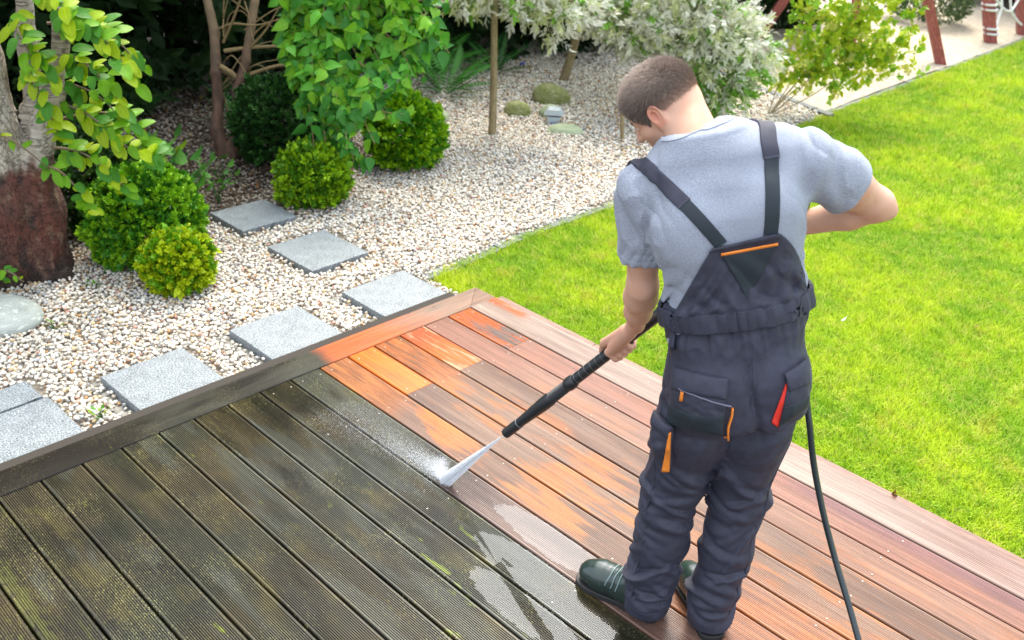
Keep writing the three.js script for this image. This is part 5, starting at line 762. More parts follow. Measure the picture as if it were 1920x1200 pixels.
const shirt = part(person, 't_shirt', meshField(shirtField, [-0.40, 0.90, -0.30], [0.42, 1.66, 0.26], 0.0058, { uv: cyl }), shirtMat);

// things laid on a field: strips along a line and four-cornered patches
const grad = (f, p, e = 0.003) => n3([f(p[0] + e, p[1], p[2]) - f(p[0] - e, p[1], p[2]), f(p[0], p[1] + e, p[2]) - f(p[0], p[1] - e, p[2]), f(p[0], p[1], p[2] + e) - f(p[0], p[1], p[2] - e)]);
function toSurface(f, p, off, it = 8) { for (let i = 0; i < it; i++) { const d = f(p[0], p[1], p[2]) - off; if (Math.abs(d) < 0.0002) break; p = ad(p, grad(f, p), -d * 0.9); } return p; }
function along(f, p, dir, off) { let q = ad(p, dir, -0.3), best = q, bd = 9; for (let i = 0; i < 90; i++) { const d = f(q[0], q[1], q[2]) - off; if (Math.abs(d) < bd) { bd = Math.abs(d); best = q; } if (d < 0.0004) return q; q = ad(q, dir, Math.max(0.001, d * 0.75)); if (dot(ad(q, p, -1), dir) > 0.3) break; } return toSurface(f, best, off); }
function strip(f, pts, width, thick, n = 24, off = 0, profile = null) { // a flat band following the surface through pts
  const c = new THREE.CatmullRomCurve3(pts.map((p) => V(...p))), rows = [];
  const Ls = c.getLength(), centre = []; for (let i = 0; i <= n; i++) { const p = c.getPointAt(i / n); centre.push(toSurface(f, [p.x, p.y, p.z], off)); }
  for (let i = 0; i <= n; i++) { const t = n3(ad(centre[Math.min(n, i + 1)], centre[Math.max(0, i - 1)], -1)), nn = grad(f, centre[i], 0.008), w = n3(cross(t, nn)), W = width * (profile ? profile(i / n) : 1); const row = []; for (const [k, h] of [[-0.5, -0.004], [-0.5, thick * 0.6], [-0.44, thick], [-0.15, thick], [0.15, thick], [0.44, thick], [0.5, thick * 0.6], [0.5, -0.004]]) row.push(toSurface(f, ad(centre[i], w, k * W), off + h, 5)); rows.push(row); }
  const pos = [], uv = [], idx = [], m = 8; rows.forEach((row, i) => row.forEach((p, j) => { pos.push(...p); uv.push(j / 7 * width, i / n * Ls); if (i && j) { const o = i * m + j; idx.push(o, o - m, o - m - 1, o, o - m - 1, o - 1); } }));
  for (const i of [0, n]) { const o = i * m; for (let j = 1; j + 1 < m; j++) idx.push(o, o + j, o + j + 1); }
  return geo(pos, idx, uv);
}
const VIEW = n3([0.228, -0.41, -0.884]);
function patch(f, c, thick, { nu = 24, nv = 24, off = 0, bulge = 0, wave = null, dir = VIEW, shape = null } = {}) { // c: top left, top right, bottom right, bottom left
  const pos = [], uv = [], idx = [], m = nu + 3, row = (j) => clamp((j - 1) / nv), colm = (i) => clamp((i - 1) / nu);
  for (let j = 0; j <= nv + 2; j++) for (let i = 0; i <= nu + 2; i++) {
    const u = colm(i), v = row(j), p = shape ? shape(u, v) : mix3(mix3(c[0], c[1], u), mix3(c[3], c[2], u), v), skirt = i === 0 || j === 0 || i === nu + 2 || j === nv + 2, edge = Math.min(u, 1 - u, v, 1 - v);
    const h = skirt ? -0.004 : thick * (edge < 0.001 ? 0.7 : 1) + bulge * Math.pow(16 * u * (1 - u) * v * (1 - v), 0.6) + (wave ? wave(u, v) : 0), q = along(f, p, dir, off + h); pos.push(...q); uv.push(Math.atan2(q[0] - 0.02, q[2] + 0.04) * 0.17, q[1]);
    if (i && j) { const o = j * m + i; idx.push(o, o - m - 1, o - m, o, o - 1, o - m - 1); }
  }
  return geo(pos, idx, uv);
}
{ // shirt trim
  const uL = n3(ad(J.lel, J.lsh, -1)), uR = n3(ad(J.rel, J.rsh, -1));
  const ring = (c, u, rad, n = 20) => { const a = n3(cross(u, [0.3, 0.9, 0.2])), b = cross(u, a), o = []; for (let i = 0; i <= n; i++) { const t = i / n * 6.2832; o.push(ad(ad(c, a, Math.cos(t) * rad), b, Math.sin(t) * rad)); } return o; };
  part(shirt, 'collar', strip(shirtField, ring(ad(fromT(-0.043, 0.650, 0.004), [0, 0, 0]), n3(ad(fromH(0, -0.02, -0.05), fromT(-0.045, 0.58, 0.006), -1)), 0.085), 0.024, 0.0022, 60), shirtMat);
  part(shirt, 'sleeve_hem', strip(shirtField, ring(ad(sleeveL[1], uL, -0.012), uL, 0.062), 0.020, 0.0012, 48), shirtMat);
  part(shirt, 'sleeve_hem', strip(shirtField, ring(ad(sleeveR[1], uR, -0.014), uR, 0.068), 0.022, 0.0012, 48), shirtMat);
  part(shirt, 'armhole_seam', strip(shirtField, [[-0.314, 1.392, -0.071], [-0.29, 1.359, -0.038], [-0.256, 1.296, -0.04], [-0.244, 1.231, -0.056]], 0.006, 0.001, 40), shirtMat);
}
// ---- dungarees
const LEGS = [[[-0.036, 0.90, -0.004, 0.106], [-0.056, 0.72, -0.018, 0.099], [-0.076, 0.50, -0.05, 0.082], [-0.088, 0.30, -0.042, 0.078], [-0.095, 0.16, -0.044, 0.074], [-0.098, 0.04, -0.044, 0.072]], [[0.116, 0.925, 0.002, 0.098], [0.120, 0.72, -0.010, 0.090], [0.118, 0.49, -0.035, 0.076], [0.106, 0.30, -0.014, 0.074], [0.094, 0.16, -0.006, 0.070], [0.088, 0.04, 0.0, 0.066]]];
const trouserField = (() => {
  const hip = loft(TRUNK, 0.008, -0.12, 0.218, 0.012), chains = LEGS.map((l) => { const c = []; for (let i = 0; i + 1 < l.length; i++) c.push(cone(...l[i].slice(0, 3), ...l[i + 1].slice(0, 3), l[i][3], l[i + 1][3])); return (x, y, z) => { let d = c[0](x, y, z); for (let i = 1; i < c.length; i++) d = smin(d, c[i](x, y, z), 0.025); return d; }; });
  const buttL = ell(...fromT(-0.08, -0.02, 0.075), 0.088, 0.10, 0.078), buttR = ell(...fromT(0.070, -0.02, 0.075), 0.084, 0.10, 0.078);
  const inL = coneP(LEGS[0][4], ad(LEGS[0][5], [0, -0.06, 0]), 0.048, 0.052), inR = coneP(LEGS[1][4], ad(LEGS[1][5], [0, -0.06, 0]), 0.044, 0.048);
  // folds of the cloth: ridges that run round the leg, thickest behind the knee and where the hem bunches on the boot
  const folds = [0, 1].map((leg) => { const r = rng(leg ? 1207 : 1103), o = []; const put = (n, y0, y1, a0, a1, w, len, sl) => { for (let i = 0; i < n; i++) o.push({ y: lerp(y0, y1, (i + r()) / n), t: (r() - 0.5) * 2.6 - (leg ? 0.1 : 0.3), a: lerp(a0, a1, r()), w: w * (0.7 + 0.7 * r()), l: len * (0.6 + 0.8 * r()), s: (r() - 0.5) * sl, c: (r() - 0.4) * 0.03 }); };
    put(11, 0.33, 0.60, 0.005, 0.011, 0.017, 0.9, 0.13); put(10, 0.05, 0.26, 0.006, 0.012, 0.015, 0.8, 0.11); put(7, 0.60, 0.88, 0.003, 0.007, 0.022, 0.6, 0.24); put(6, 0.2, 0.8, 0.003, 0.006, 0.03, 0.5, 0.5); return o; });
  const legMid = (L, y) => { let i = 0; while (i + 2 < L.length && y < L[i + 1][1]) i++; const t = clamp((L[i][1] - y) / (L[i][1] - L[i + 1][1])); return [lerp(L[i][0], L[i + 1][0], t), lerp(L[i][2], L[i + 1][2], t)]; };
  const foldAt = (leg, x, y, z) => { const [cx, cz] = legMid(LEGS[leg], y), th = Math.atan2(x - cx, z - cz); let d = 0; for (const f of folds[leg]) { let u = th - f.t; if (u > Math.PI) u -= 6.2832; if (u < -Math.PI) u += 6.2832; const v = (y - f.y - f.s * u - f.c * u * u) / f.w; if (v > 3.2 || v < -3.2) continue; const e = Math.exp(-((u / f.l) ** 2)); d += f.a * e * (Math.exp(-v * v) - 0.55 * Math.exp(-((v - 1.25) ** 2) * 2.5)); } return d; };
  return (x, y, z) => {
    let d = hip(x, y, z); const l = chains[0](x, y, z), r = chains[1](x, y, z); d = smin(d, smin(buttL(x, y, z), buttR(x, y, z), 0.02), 0.035); d = smin(d, l, 0.05); d = smin(d, r, 0.05);
    if (Math.min(l, r) < d + 0.03 && y < 0.75) d = Math.min(d, smin(l, r, 0.012 + 0.05 * ss(0.62, 0.8, y)));
    if (Math.abs(d) < 0.05) {
      const left = l < r, sd = left ? 0 : 9, cx = left ? -0.09 : 0.10, ax = x - cx;
      const mid = ss(0.7, 0.4, y);
      const f3 = ridge(N3(ax * 13, y * 6 + sd, z * 13));
      d -= foldAt(left ? 0 : 1, x, y, z) * ss(0.95, 0.8, y) + 0.003 * f3 * ss(0.5, 0.75, y) * ss(1.1, 0.95, y) + 0.004 * (2 * Math.abs(N3(ax * 4 + sd, y * 7 + ax * 4, z * 4)) - 0.5) * mid + 0.003 * fbm(x * 14, y * 14, z * 14, 3);
      const [a, s, c] = toT(x, y, z);
      if (s > 0.06) { const th = Math.atan2(a, c), k = ss(0.06, 0.15, s) * ss(0.24, 0.2, s); d -= 0.0032 * k * Math.sin(th * 34 + 3 * N3(th * 5, 1, 2)) * (0.5 + N3(th * 6, 2, s * 9)); d -= 0.0075 * k * ridge(N3(th * 2.6, s * 16, 5)); }
      d += 0.010 * Math.exp(-((a - 0.012 + 0.1 * (s + 0.05)) ** 2) / 0.00016) * ss(-0.22, -0.10, s) * ss(0.12, -0.02, s) * (c > 0 ? 1 : 0.2);
    }
    d = smax(d, 0.022 + 0.012 * N3(x * 9, 3, z * 9) - y, 0.004); d = smax(d, -inL(x, y, z), 0.004); return smax(d, -inR(x, y, z), 0.004);
  };
})();
const bothField = (x, y, z) => smin(shirtField(x, y, z), trouserField(x, y, z), 0.012);
const dung = part(person, 'dungarees', meshField(trouserField, [-0.30, 0.0, -0.24], [0.33, 1.22, 0.28], 0.0058, { uv: cyl }), clothMat);
{
  const P = (n, g, m, l) => { const o = part(dung, n, g, m); if (l) o.userData.label = l; return o; };
  // back bib, waistband, straps
  const bib = [[-0.106, 1.316, 0.10], [0.046, 1.365, 0.10], [0.142, 1.145, 0.10], [-0.192, 1.098, 0.10]];
  const fold = (u, v) => { const low = ss(0.35, 0.9, v + 0.55 * Math.abs(u - 0.55)), e = ss(0, 0.1, u) * ss(1, 0.9, u); return e * ss(1, 0.86, v) * (0.008 * low * ridge(N3(u * 10, v * 2.0 + 3, 4)) + 0.004 * low * ridge(N3(u * 6 + 7, v * 4 - u * 4, 8)) + 0.002 * ss(0.6, 1, v) * Math.sin(u * 46 + 3 * N3(u * 8, 0, 0))); };
  const bibGeo = patch(bothField, bib, 0.007, { nu: 60, nv: 44, wave: fold, shape: (u, v) => { const L = mix3(bib[0], bib[3], v), w = 1 - v, R = ad(ad(ad([0, 0, 0], bib[1], w * w), [0.132, 1.318, 0.09], 2 * v * w), [0.166, 1.150, 0.055], v * v); return mix3(L, R, u); } }); P('bib', bibGeo, clothMat);
  const bibField = (x, y, z) => bothField(x, y, z) - 0.0105;
  P('bib_hem', patch(bibField, [[-0.106, 1.314, 0.1], [0.046, 1.363, 0.1], [0.051, 1.352, 0.1], [-0.112, 1.304, 0.1]], 0.003, { nu: 30, nv: 4 }), clothMat);
  const wb = []; for (let i = 0; i <= 48; i++) { const th = i / 48 * 6.2832; wb.push(fromT(0.19 * Math.sin(th), 0.19, 0.135 * Math.cos(th))); }
  { const f = (x, y, z) => { const [a, , c] = toT(x, y, z), th = Math.atan2(a, c); return trouserField(x, y, z) - 0.0095 - 0.0024 * Math.sin(th * 40 + 4 * N3(th * 4, 0, 3)); }; P('waistband', strip(f, wb, 0.054, 0.004, 150), clothMat); }
  P('strap', strip(shirtField, [[-0.285, 1.40, -0.19], [-0.281, 1.440, -0.13], [-0.264, 1.456, -0.057], [-0.236, 1.441, -0.014], [-0.199, 1.418, 0.026], [-0.176, 1.404, 0.05]], 0.036, 0.006, 40), clothMat, 'padded upper half of the left shoulder strap');
  P('strap', strip(shirtField, [[-0.179, 1.406, 0.049], [-0.131, 1.367, 0.076], [-0.080, 1.317, 0.079]], 0.032, 0.004, 26, 0.001), blackMat, 'black elastic lower half of the left shoulder strap');
  P('strap', strip(shirtField, [[-0.01, 1.54, -0.18], [0.003, 1.585, -0.11], [0.010, 1.575, -0.05], [0.010, 1.550, -0.006], [0.018, 1.518, 0.014]], 0.040, 0.006, 40), clothMat, 'padded upper half of the right shoulder strap');
  P('strap', strip(shirtField, [[0.018, 1.522, 0.013], [0.021, 1.454, 0.068], [0.029, 1.352, 0.089]], 0.034, 0.004, 30, 0.001), blackMat, 'black elastic lower half of the right shoulder strap');
  P('badge', patch(bibField, [[-0.082, 1.300, 0.1], [0.047, 1.336, 0.1], [0.006, 1.190, 0.1], [0.000, 1.188, 0.1]], 0.0025, { nu: 20, nv: 20 }), blackMat, 'black triangular badge on the back bib');
  P('piping', patch(bibField, [[-0.083, 1.304, 0.1], [0.048, 1.340, 0.1], [0.049, 1.332, 0.1], [-0.081, 1.296, 0.1]], 0.0045, { nu: 24, nv: 3 }), orangeMat, 'orange piping above the badge');
  P('centre_seam', strip(trouserField, [[0.026, 1.074, 0.15], [0.036, 1.02, 0.15], [0.046, 0.95, 0.15], [0.050, 0.88, 0.14]], 0.008, 0.0016, 30), clothMat);
  P('side_seam', strip(trouserField, [[0.205, 0.84, -0.01], [0.205, 0.70, 0.03], [0.18, 0.5, 0.03], [0.165, 0.3, 0.05], [0.15, 0.08, 0.06]], 0.008, 0.0014, 50), clothMat);
  P('side_seam', strip(trouserField, [[-0.165, 0.62, 0.02], [-0.165, 0.48, 0.02], [-0.18, 0.3, 0.03], [-0.185, 0.08, 0.03]], 0.008, 0.0014, 50), clothMat);
  for (const [x, z] of [[-0.098, -0.044], [0.088, 0.0]]) { const o = []; for (let i = 0; i <= 20; i++) { const t = i / 20 * 6.2832; o.push([x + 0.07 * Math.cos(t), 0.055, z + 0.07 * Math.sin(t)]); } P('trouser_hem', strip(trouserField, o, 0.022, 0.0015, 44), clothMat); }
  // left hip pocket
  const up = (f, h) => (x, y, z) => f(x, y, z) - h;
  P('pocket', patch(trouserField, [[-0.156, 0.935, 0.1], [-0.007, 0.925, 0.1], [0.003, 0.793, 0.1], [-0.153, 0.801, 0.1]], 0.006, { bulge: 0.008, nu: 26, nv: 26, wave: (u, v) => 0.003 * ridge(N3(u * 5, v * 6, 2)) }), clothMat, 'left hip pocket');
  const f2 = up(trouserField, 0.008);
  P('pocket_panel', patch(f2, [[-0.157, 0.862, 0.1], [-0.003, 0.858, 0.1], [0.002, 0.794, 0.1], [-0.153, 0.802, 0.1]], 0.0025, { bulge: 0.009, nu: 24, nv: 14 }), blackMat, 'black lower panel of the left hip pocket');
  P('pocket_flap', patch(f2, [[-0.160, 0.979, 0.1], [-0.010, 0.963, 0.1], [-0.005, 0.903, 0.1], [-0.158, 0.916, 0.1]], 0.004, { bulge: 0.008, nu: 26, nv: 14, wave: (u, v) => 0.0035 * v * v }), clothMat);
  P('pull_tab', patch(f2, [[-0.126, 0.915, 0.1], [-0.116, 0.915, 0.1], [-0.116, 0.884, 0.1], [-0.126, 0.885, 0.1]], 0.012, { nu: 4, nv: 6 }), orangeMat);
  P('piping', strip(trouserField, [[-0.004, 0.905, 0.13], [-0.001, 0.85, 0.13], [0.001, 0.792, 0.13]], 0.005, 0.011, 20), orangeMat);
  P('stitching', strip(up(trouserField, 0.018), [[-0.152, 0.932, 0.13], [-0.08, 0.928, 0.14], [-0.010, 0.916, 0.14]], 0.0022, 0.0012, 24), threadMat);
  P('belt_loop', patch(trouserField, [[-0.176, 1.085, 0.08], [-0.160, 1.09, 0.08], [-0.158, 1.02, 0.08], [-0.174, 1.015, 0.08]], 0.012, { nu: 5, nv: 10 }), clothMat);
  // right hip pocket with its red gusset
  P('pocket', patch(trouserField, [[0.138, 0.950, 0.1], [0.196, 0.970, 0.1], [0.203, 0.895, 0.1], [0.138, 0.829, 0.1]], 0.007, { bulge: 0.006 }), clothMat, 'right hip pocket');
  P('pocket_panel', patch(up(trouserField, 0.009), [[0.141, 0.893, 0.1], [0.203, 0.925, 0.1], [0.205, 0.892, 0.1], [0.138, 0.830, 0.1]], 0.003, { bulge: 0.004 }), blackMat, 'black lower panel of the right hip pocket');
  P('pocket_flap', patch(up(trouserField, 0.010), [[0.125, 0.988, 0.1], [0.182, 1.034, 0.1], [0.200, 0.962, 0.1], [0.145, 0.938, 0.1]], 0.004, { bulge: 0.005 }), clothMat);
  P('gusset', patch(trouserField, [[0.1335, 0.960, 0.1], [0.139, 0.956, 0.1], [0.140, 0.828, 0.1], [0.118, 0.843, 0.1]], 0.006, { nu: 8, nv: 24 }), redMat, 'red gusset along the right hip pocket');
  // cargo pocket on the left thigh
  P('pocket', patch(trouserField, [[-0.205, 0.79, 0.06], [-0.140, 0.775, 0.1], [-0.138, 0.646, 0.1], [-0.215, 0.690, 0.06]], 0.012, { bulge: 0.02, dir: n3([0.55, -0.3, -0.78]), nu: 26, nv: 26 }), clothMat, 'cargo pocket on the left thigh');
  P('pocket_flap', patch(up(trouserField, 0.016), [[-0.205, 0.81, 0.06], [-0.134, 0.795, 0.1], [-0.134, 0.752, 0.1], [-0.21, 0.765, 0.06]], 0.006, { bulge: 0.012, dir: n3([0.55, -0.3, -0.78]) }), clothMat);
  P('gusset', patch(up(trouserField, 0.016), [[-0.141, 0.782, 0.1], [-0.134, 0.782, 0.1], [-0.124, 0.646, 0.1], [-0.146, 0.642, 0.1]], 0.012, { nu: 8, nv: 24 }), orangeMat, 'orange gusset of the cargo pocket');
}
// ---- boots
function boot(label, heel, dir) {
  const d = n3([dir[0], 0, dir[1]]), s = [-d[2], 0, d[0]], at = (l, w, h) => [heel[0] + d[0] * l + s[0] * w, h, heel[1] + d[2] * l + s[2] * w], C = (a, b, ra, rb) => coneP(at(...a), at(...b), ra, rb);
  const c = [C([0.035, 0, 0.052], [0.10, 0, 0.050], 0.038, 0.040), C([0.10, 0, 0.050], [0.20, 0.006, 0.046], 0.040, 0.046), C([0.20, 0.006, 0.046], [0.238, -0.002, 0.048], 0.046, 0.040), C([0.06, 0, 0.06], [0.055, 0, 0.17], 0.042, 0.046), C([0.085, 0, 0.09], [0.20, 0.004, 0.055], 0.040, 0.036)];
  const f = (x, y, z) => { let v = c[0](x, y, z); for (let i = 1; i < c.length; i++) v = smin(v, c[i](x, y, z), 0.03); const l = (x - heel[0]) * d[0] + (z - heel[1]) * d[2]; v -= 0.0016 * ridge(N3(l * 60, y * 20, 3)) * ss(0.11, 0.15, l) * ss(0.2, 0.17, l); return smax(v, 0.014 - y, 0.004); };
  const lo = [Math.min(heel[0], at(0.29, 0, 0)[0]) - 0.08, 0, Math.min(heel[1], at(0.29, 0, 0)[2]) - 0.08], hi = [Math.max(heel[0], at(0.29, 0, 0)[0]) + 0.08, 0.22, Math.max(heel[1], at(0.29, 0, 0)[2]) + 0.08];
  const m = part(person, 'boot', meshField(f, lo, hi, 0.0045), phys({ color: new THREE.Color().setRGB(0.012, 0.026, 0.022), roughness: 0.28, clearcoat: 0.5, clearcoatRoughness: 0.2 })); m.userData.label = label;
  const out = [[-0.006, -0.03], [-0.006, 0.03], [0.05, 0.040], [0.12, 0.036], [0.19, 0.052], [0.245, 0.046], [0.278, 0.02], [0.283, -0.006], [0.27, -0.034], [0.235, -0.048], [0.18, -0.046], [0.11, -0.036], [0.05, -0.040]].map((p) => V(p[0], 0, p[1])), cv = new THREE.CatmullRomCurve3(out, true), sh = new THREE.Shape(); cv.getPoints(60).forEach((p, i) => { const q = at(p.x, p.z, 0); i ? sh.lineTo(q[0], -q[2]) : sh.moveTo(q[0], -q[2]); });
  const sg = new THREE.ExtrudeGeometry(sh, { depth: 0.014, bevelEnabled: true, bevelSize: 0.003, bevelThickness: 0.003, bevelSegments: 2 }); sg.rotateX(-Math.PI / 2); sg.translate(0, 0.004, 0); part(m, 'sole', sg, std({ color: new THREE.Color().setRGB(0.014, 0.014, 0.014), roughness: 0.6 }));
  const lm = std({ color: new THREE.Color().setRGB(0.13, 0.19, 0.19), roughness: 0.35 });
  for (const l of [0.112, 0.132, 0.152]) { const o = []; for (let i = 0; i <= 8; i++) { const t = i / 8 * 2 - 1; o.push(at(l + 0.012 * t * t, t * 0.038, 0.10 - 0.035 * t * t)); } part(m, 'lace', strip(f, o, 0.0045, 0.0025, 20), lm); }
}
boot('left boot turned out to the side', [-0.072, -0.018], [-0.82, -0.57]);
boot('right boot mostly hidden behind the trouser leg', [0.098, 0.056], [-0.20, -0.98]);

// ---------------------------------------------------------------- the spray lance, its hose and the jet
{
  const W = (p) => { const c = Math.cos(0.7585), s = Math.sin(0.7585); return [1.25 + p[0] * c + p[2] * s, p[1], 1.09 - p[0] * s + p[2] * c]; };
  const black = phys({ color: new THREE.Color().setRGB(0.012, 0.015, 0.018), roughness: 0.42, clearcoat: 0.2, clearcoatRoughness: 0.4 }), dull = std({ color: new THREE.Color().setRGB(0.02, 0.022, 0.026), roughness: 0.6 }), mark = std({ color: new THREE.Color().setRGB(0.16, 0.17, 0.18), roughness: 0.6 });
  const tip = W(lanceAt(0.243)), end = W(lanceAt(1.0)), L = Math.hypot(...ad(end, tip, -1)), t = thing('pressure_washer_lance', 'black pressure washer lance with ribbed middle held in both hands', 'spray lance', tip);
  t.quaternion.setFromUnitVectors(V(0, 1, 0), V(...ad(end, tip, -1)).normalize());
  const lathe = (pts, n = 28) => new THREE.LatheGeometry(pts.map((p) => new THREE.Vector2(p[0], p[1])), n);
  part(t, 'nozzle', lathe([[0.006, 0.004], [0.013, 0], [0.0175, 0.002], [0.0185, 0.008], [0.0185, 0.072], [0.0165, 0.078], [0.0165, 0.082]]), black);
  const sg = new THREE.TorusGeometry(0.0175, 0.0014, 6, 28); sg.rotateX(Math.PI / 2); sg.translate(0, 0.079, 0); part(t, 'seal_ring', sg, mark);
  part(t, 'barrel', lathe([[0.0155, 0.080], [0.017, 0.088], [0.0185, 0.12], [0.0215, 0.175], [0.0235, 0.215], [0.0235, 0.245], [0.021, 0.253], [0.0205, 0.256]]), black);
  const rib = []; for (let i = 0; i <= 72; i++) { const u = i / 72; rib.push([0.0192 - 0.001 * u + 0.0018 * Math.cos(i / 72 * 2 * Math.PI * 13), 0.255 + u * 0.085]); } part(t, 'ribbed_sleeve', lathe(rib), dull);
  part(t, 'collar', lathe([[0.018, 0.336], [0.0225, 0.338], [0.0235, 0.346], [0.0235, 0.362], [0.020, 0.372], [0.0185, 0.374]]), black);
  const pipe = part(t, 'grip_tube', lathe([[0.0182, 0.372], [0.0185, 0.40], [0.0185, 0.78], [0.017, 0.80], [0.017, L]]), black);
  for (let i = 0; i < 8; i++) { const g = new THREE.TorusGeometry(0.0184, 0.0007, 5, 26); g.rotateX(Math.PI / 2); g.translate(0, 0.385 + i * 0.026, 0); part(t, 'grip_ring', g, mark); }
  // trigger gun at the rear: body, hooked handle, trigger and hose socket
  const gb = new THREE.CapsuleGeometry(0.024, 0.15, 8, 20); gb.scale(1, 1, 1.15); gb.translate(0, L + 0.04, 0); part(t, 'gun_body', gb, black);
  const loc = (p) => V(...ad(W(p), tip, -1)).applyQuaternion(t.quaternion.clone().invert()).toArray();
  const h0 = loc([0.15, 1.265, -0.245]), h1 = loc([0.19, 1.20, -0.235]), h2 = loc([0.20, 1.12, -0.24]); part(t, 'gun_handle', twig([[[...h0, 0.02], [...h1, 0.017], [...h2, 0.018]]], 14), black); part(t, 'trigger', twig([[[...loc([0.10, 1.18, -0.25]), 0.005], [...loc([0.14, 1.17, -0.245]), 0.006], [...loc([0.165, 1.12, -0.245]), 0.005]]], 8), dull);
  // hose
  const hp = [[0.20, 1.12, -0.24], [0.19, 1.05, -0.245], [0.175, 0.98, -0.205], [0.195, 0.945, -0.11], [0.214, 0.925, -0.03]].map(W), pts = [...hp, [1.441, 0.805, 0.936], [1.486, 0.67, 0.935], [1.544, 0.538, 0.935], [1.613, 0.412, 0.939], [1.691, 0.31, 0.962], [1.768, 0.225, 0.999], [1.86, 0.14, 1.051], [1.98, 0.05, 1.12], [2.12, 0.0105, 1.2], [2.4, 0.0105, 1.3], [2.8, 0.0105, 1.4], [3.15, 0.0105, 1.6]];
  const g = new THREE.TubeGeometry(new THREE.CatmullRomCurve3(pts.map((p) => V(...p))), 220, 0.0088, 14); const hose = thing('pressure_hose', 'thin black hose hanging beside the right leg down to the deck', 'hose', [0, 0, 0]); part(hose, 'tube', g, phys({ color: new THREE.Color().setRGB(0.014, 0.024, 0.028), roughness: 0.34, clearcoat: 0.25 }));
  // the jet: a fan of fine water threads and drops from the nozzle to the deck, with the mist it throws up
  const r = rng(909), hit = W(HIT), N = n3(ad(hit, tip, -1)), S = n3(cross(N, [0.35, 0.2, 0.9])), U = cross(N, S), D = Math.hypot(...ad(hit, tip, -1)), thread = new THREE.CylinderGeometry(1, 0.55, 1, 5, 1); thread.translate(0, 0.5, 0);
  const waterMat = phys({ color: new THREE.Color().setRGB(0.95, 0.97, 1), roughness: 0.4, transmission: 0.15, thickness: 0, ior: 1.33, transparent: true, opacity: 0.45 }), dropMat = phys({ color: new THREE.Color().setRGB(0.95, 0.97, 1), roughness: 0.25, transmission: 0.3, thickness: 0, ior: 1.33, transparent: true, opacity: 0.85 });
  const items = []; for (let i = 0; i < 1700; i++) { const a = (r() - 0.5) * 2, b = (r() - 0.5) * 2, wide = 0.028 * (Math.abs(a) ** 1.7) * Math.sign(a), thin = 0.014 * b * b * Math.sign(b), s0 = Math.pow(r(), 0.7) * 0.92, len = 0.04 + 0.12 * r(), pa = (s) => ad(ad(ad(tip, N, s * D), S, wide * s), U, thin * s), p0 = pa(s0), p1 = pa(Math.min(1, s0 + len)); const e = V(...ad(p1, p0, -1)); items.push({ m: orient(V(...p0), e, 0, 0.0008 * (0.5 + s0), e.length(), 0.0008 * (0.5 + s0)) }); }
  const jet = thing('water_jet', 'white fan of water shooting from the lance nozzle onto the planks', 'water jet', [0, 0, 0]); jet.userData.kind = 'stuff'; instanced(jet, 'thread', thread, waterMat, items);
  const drops = []; const dg = new THREE.IcosahedronGeometry(1, 1);
  for (let i = 0; i < 24000; i++) { const far = Math.pow(r(), 2.6) * 0.75, spread = 0.03 + far * 0.24, x = hit[0] - 0.02 - far * 0.85 + (r() - 0.5) * 0.05, z = hit[2] - 0.02 + far * 0.06 + (r() + r() + r() - 1.5) * spread * 0.75; const y = Math.pow(r(), 2.2) * (0.012 + 0.075 * Math.exp(-far * 4)); const s = 0.00028 + 0.0004 * r() * r(); drops.push({ m: mat4([x, y + 0.001, z], 0, 0, 0, s) }); }
  for (let i = 0; i < 500; i++) { const a = r() * 6.28, d = Math.pow(r(), 1.5) * 0.16; drops.push({ m: mat4([hit[0] + Math.cos(a) * d * 0.7 - 0.03, 0.001 + Math.pow(r(), 2) * 0.06 * (1 - d * 4), hit[2] + Math.sin(a) * d], 0, 0, 0, 0.0004 + 0.0008 * r() * r()) }); }
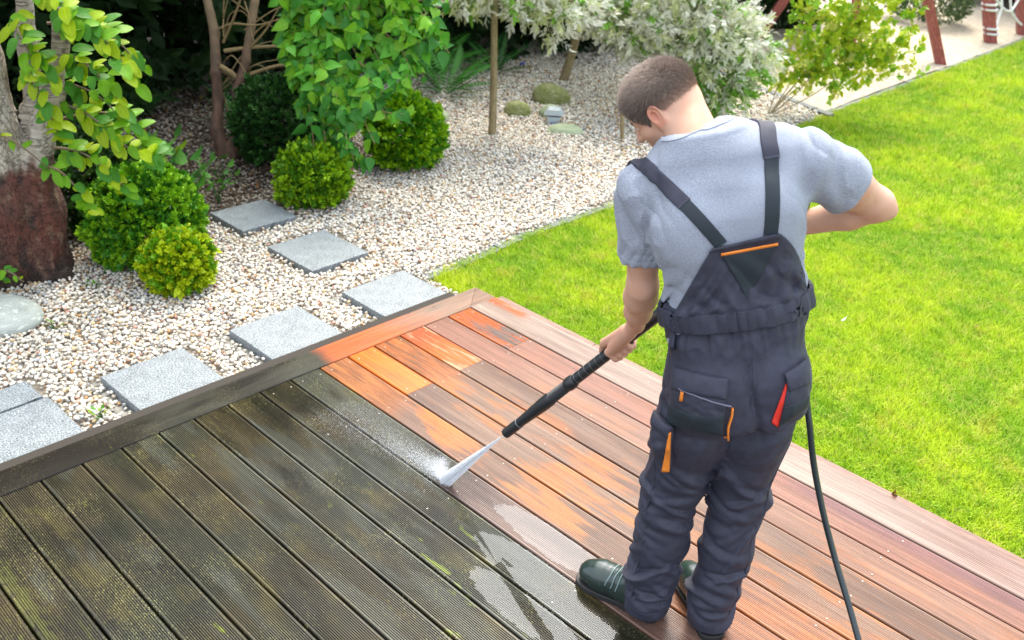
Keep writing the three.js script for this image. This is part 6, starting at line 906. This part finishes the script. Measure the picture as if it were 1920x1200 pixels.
  const mist = thing('spray_drops', 'tiny white water drops thrown up over the wet dark plank', 'spray', [0, 0, 0]); mist.userData.kind = 'stuff'; instanced(mist, 'drop', dg, dropMat, drops);
}
// ---------------------------------------------------------------- standing water on the grooved boards
{
  const water = phys({ color: 0xffffff, roughness: 0.02, transmission: 1, thickness: 0, ior: 1.33 });
  // the film lies along the grooves: one run per groove, with ragged ends
  const film = (x0, x1, z0, z1, f, seed) => { const r = rng(seed), pos = [], idx = [], run = (a, b, z, w) => { const o = pos.length / 3; pos.push(a, 0, z, a, 0, z + w, b, 0, z, b, 0, z + w); idx.push(o, o + 1, o + 2, o + 1, o + 3, o + 2); }; const rows = Math.round((z1 - z0) / 0.0031);
    for (let k = 0; k < rows; k++) { const z = lerp(z0, z1, k / rows), jit = (r() - 0.5) * 0.5; let st = null; for (let x = x0; x <= x1 + 0.003; x += 0.004) { const on = x <= x1 && f(x, z) + 0.22 * fbm(x * 9, z * 9, seed, 3) + 0.16 * jit + 0.10 * N3(x * 22, z * 120, seed) > 0; if (on && st === null) st = x; if (!on && st !== null) { if (x - st > 0.02) run(st, x, z, (z1 - z0) / rows - 2e-6); st = null; } } }
    const m = structure('puddle', geo(pos, idx), water); m.position.y = 0.0016; };
  const blob = (cx, cz, rx, rz) => (x, z) => 0.55 - ((x - cx) / rx) ** 2 * 0.5 - ((z - cz) / rz) ** 2 * 0.5;
  film(0.45, 1.5, 1.056, 1.194, blob(0.74, 1.115, 0.26, 0.06), 3); film(0.45, 1.5, 1.206, 1.344, (x, z) => Math.min(blob(0.90, 1.275, 0.34, 0.085)(x, z), 1.2 - 1.6 * blob(0.70, 1.30, 0.075, 0.022)(x, z) - 0.4), 4); film(0.5, 1.4, 1.356, 1.494, (x, z) => Math.min(blob(0.88, 1.41, 0.22, 0.06)(x, z), 1.2 - 1.6 * blob(0.93, 1.40, 0.085, 0.02)(x, z) - 0.4), 5);
}
scene.traverse((o) => { if (o.isMesh) { o.castShadow = true; o.receiveShadow = true; } });
renderer.render(scene, camera);
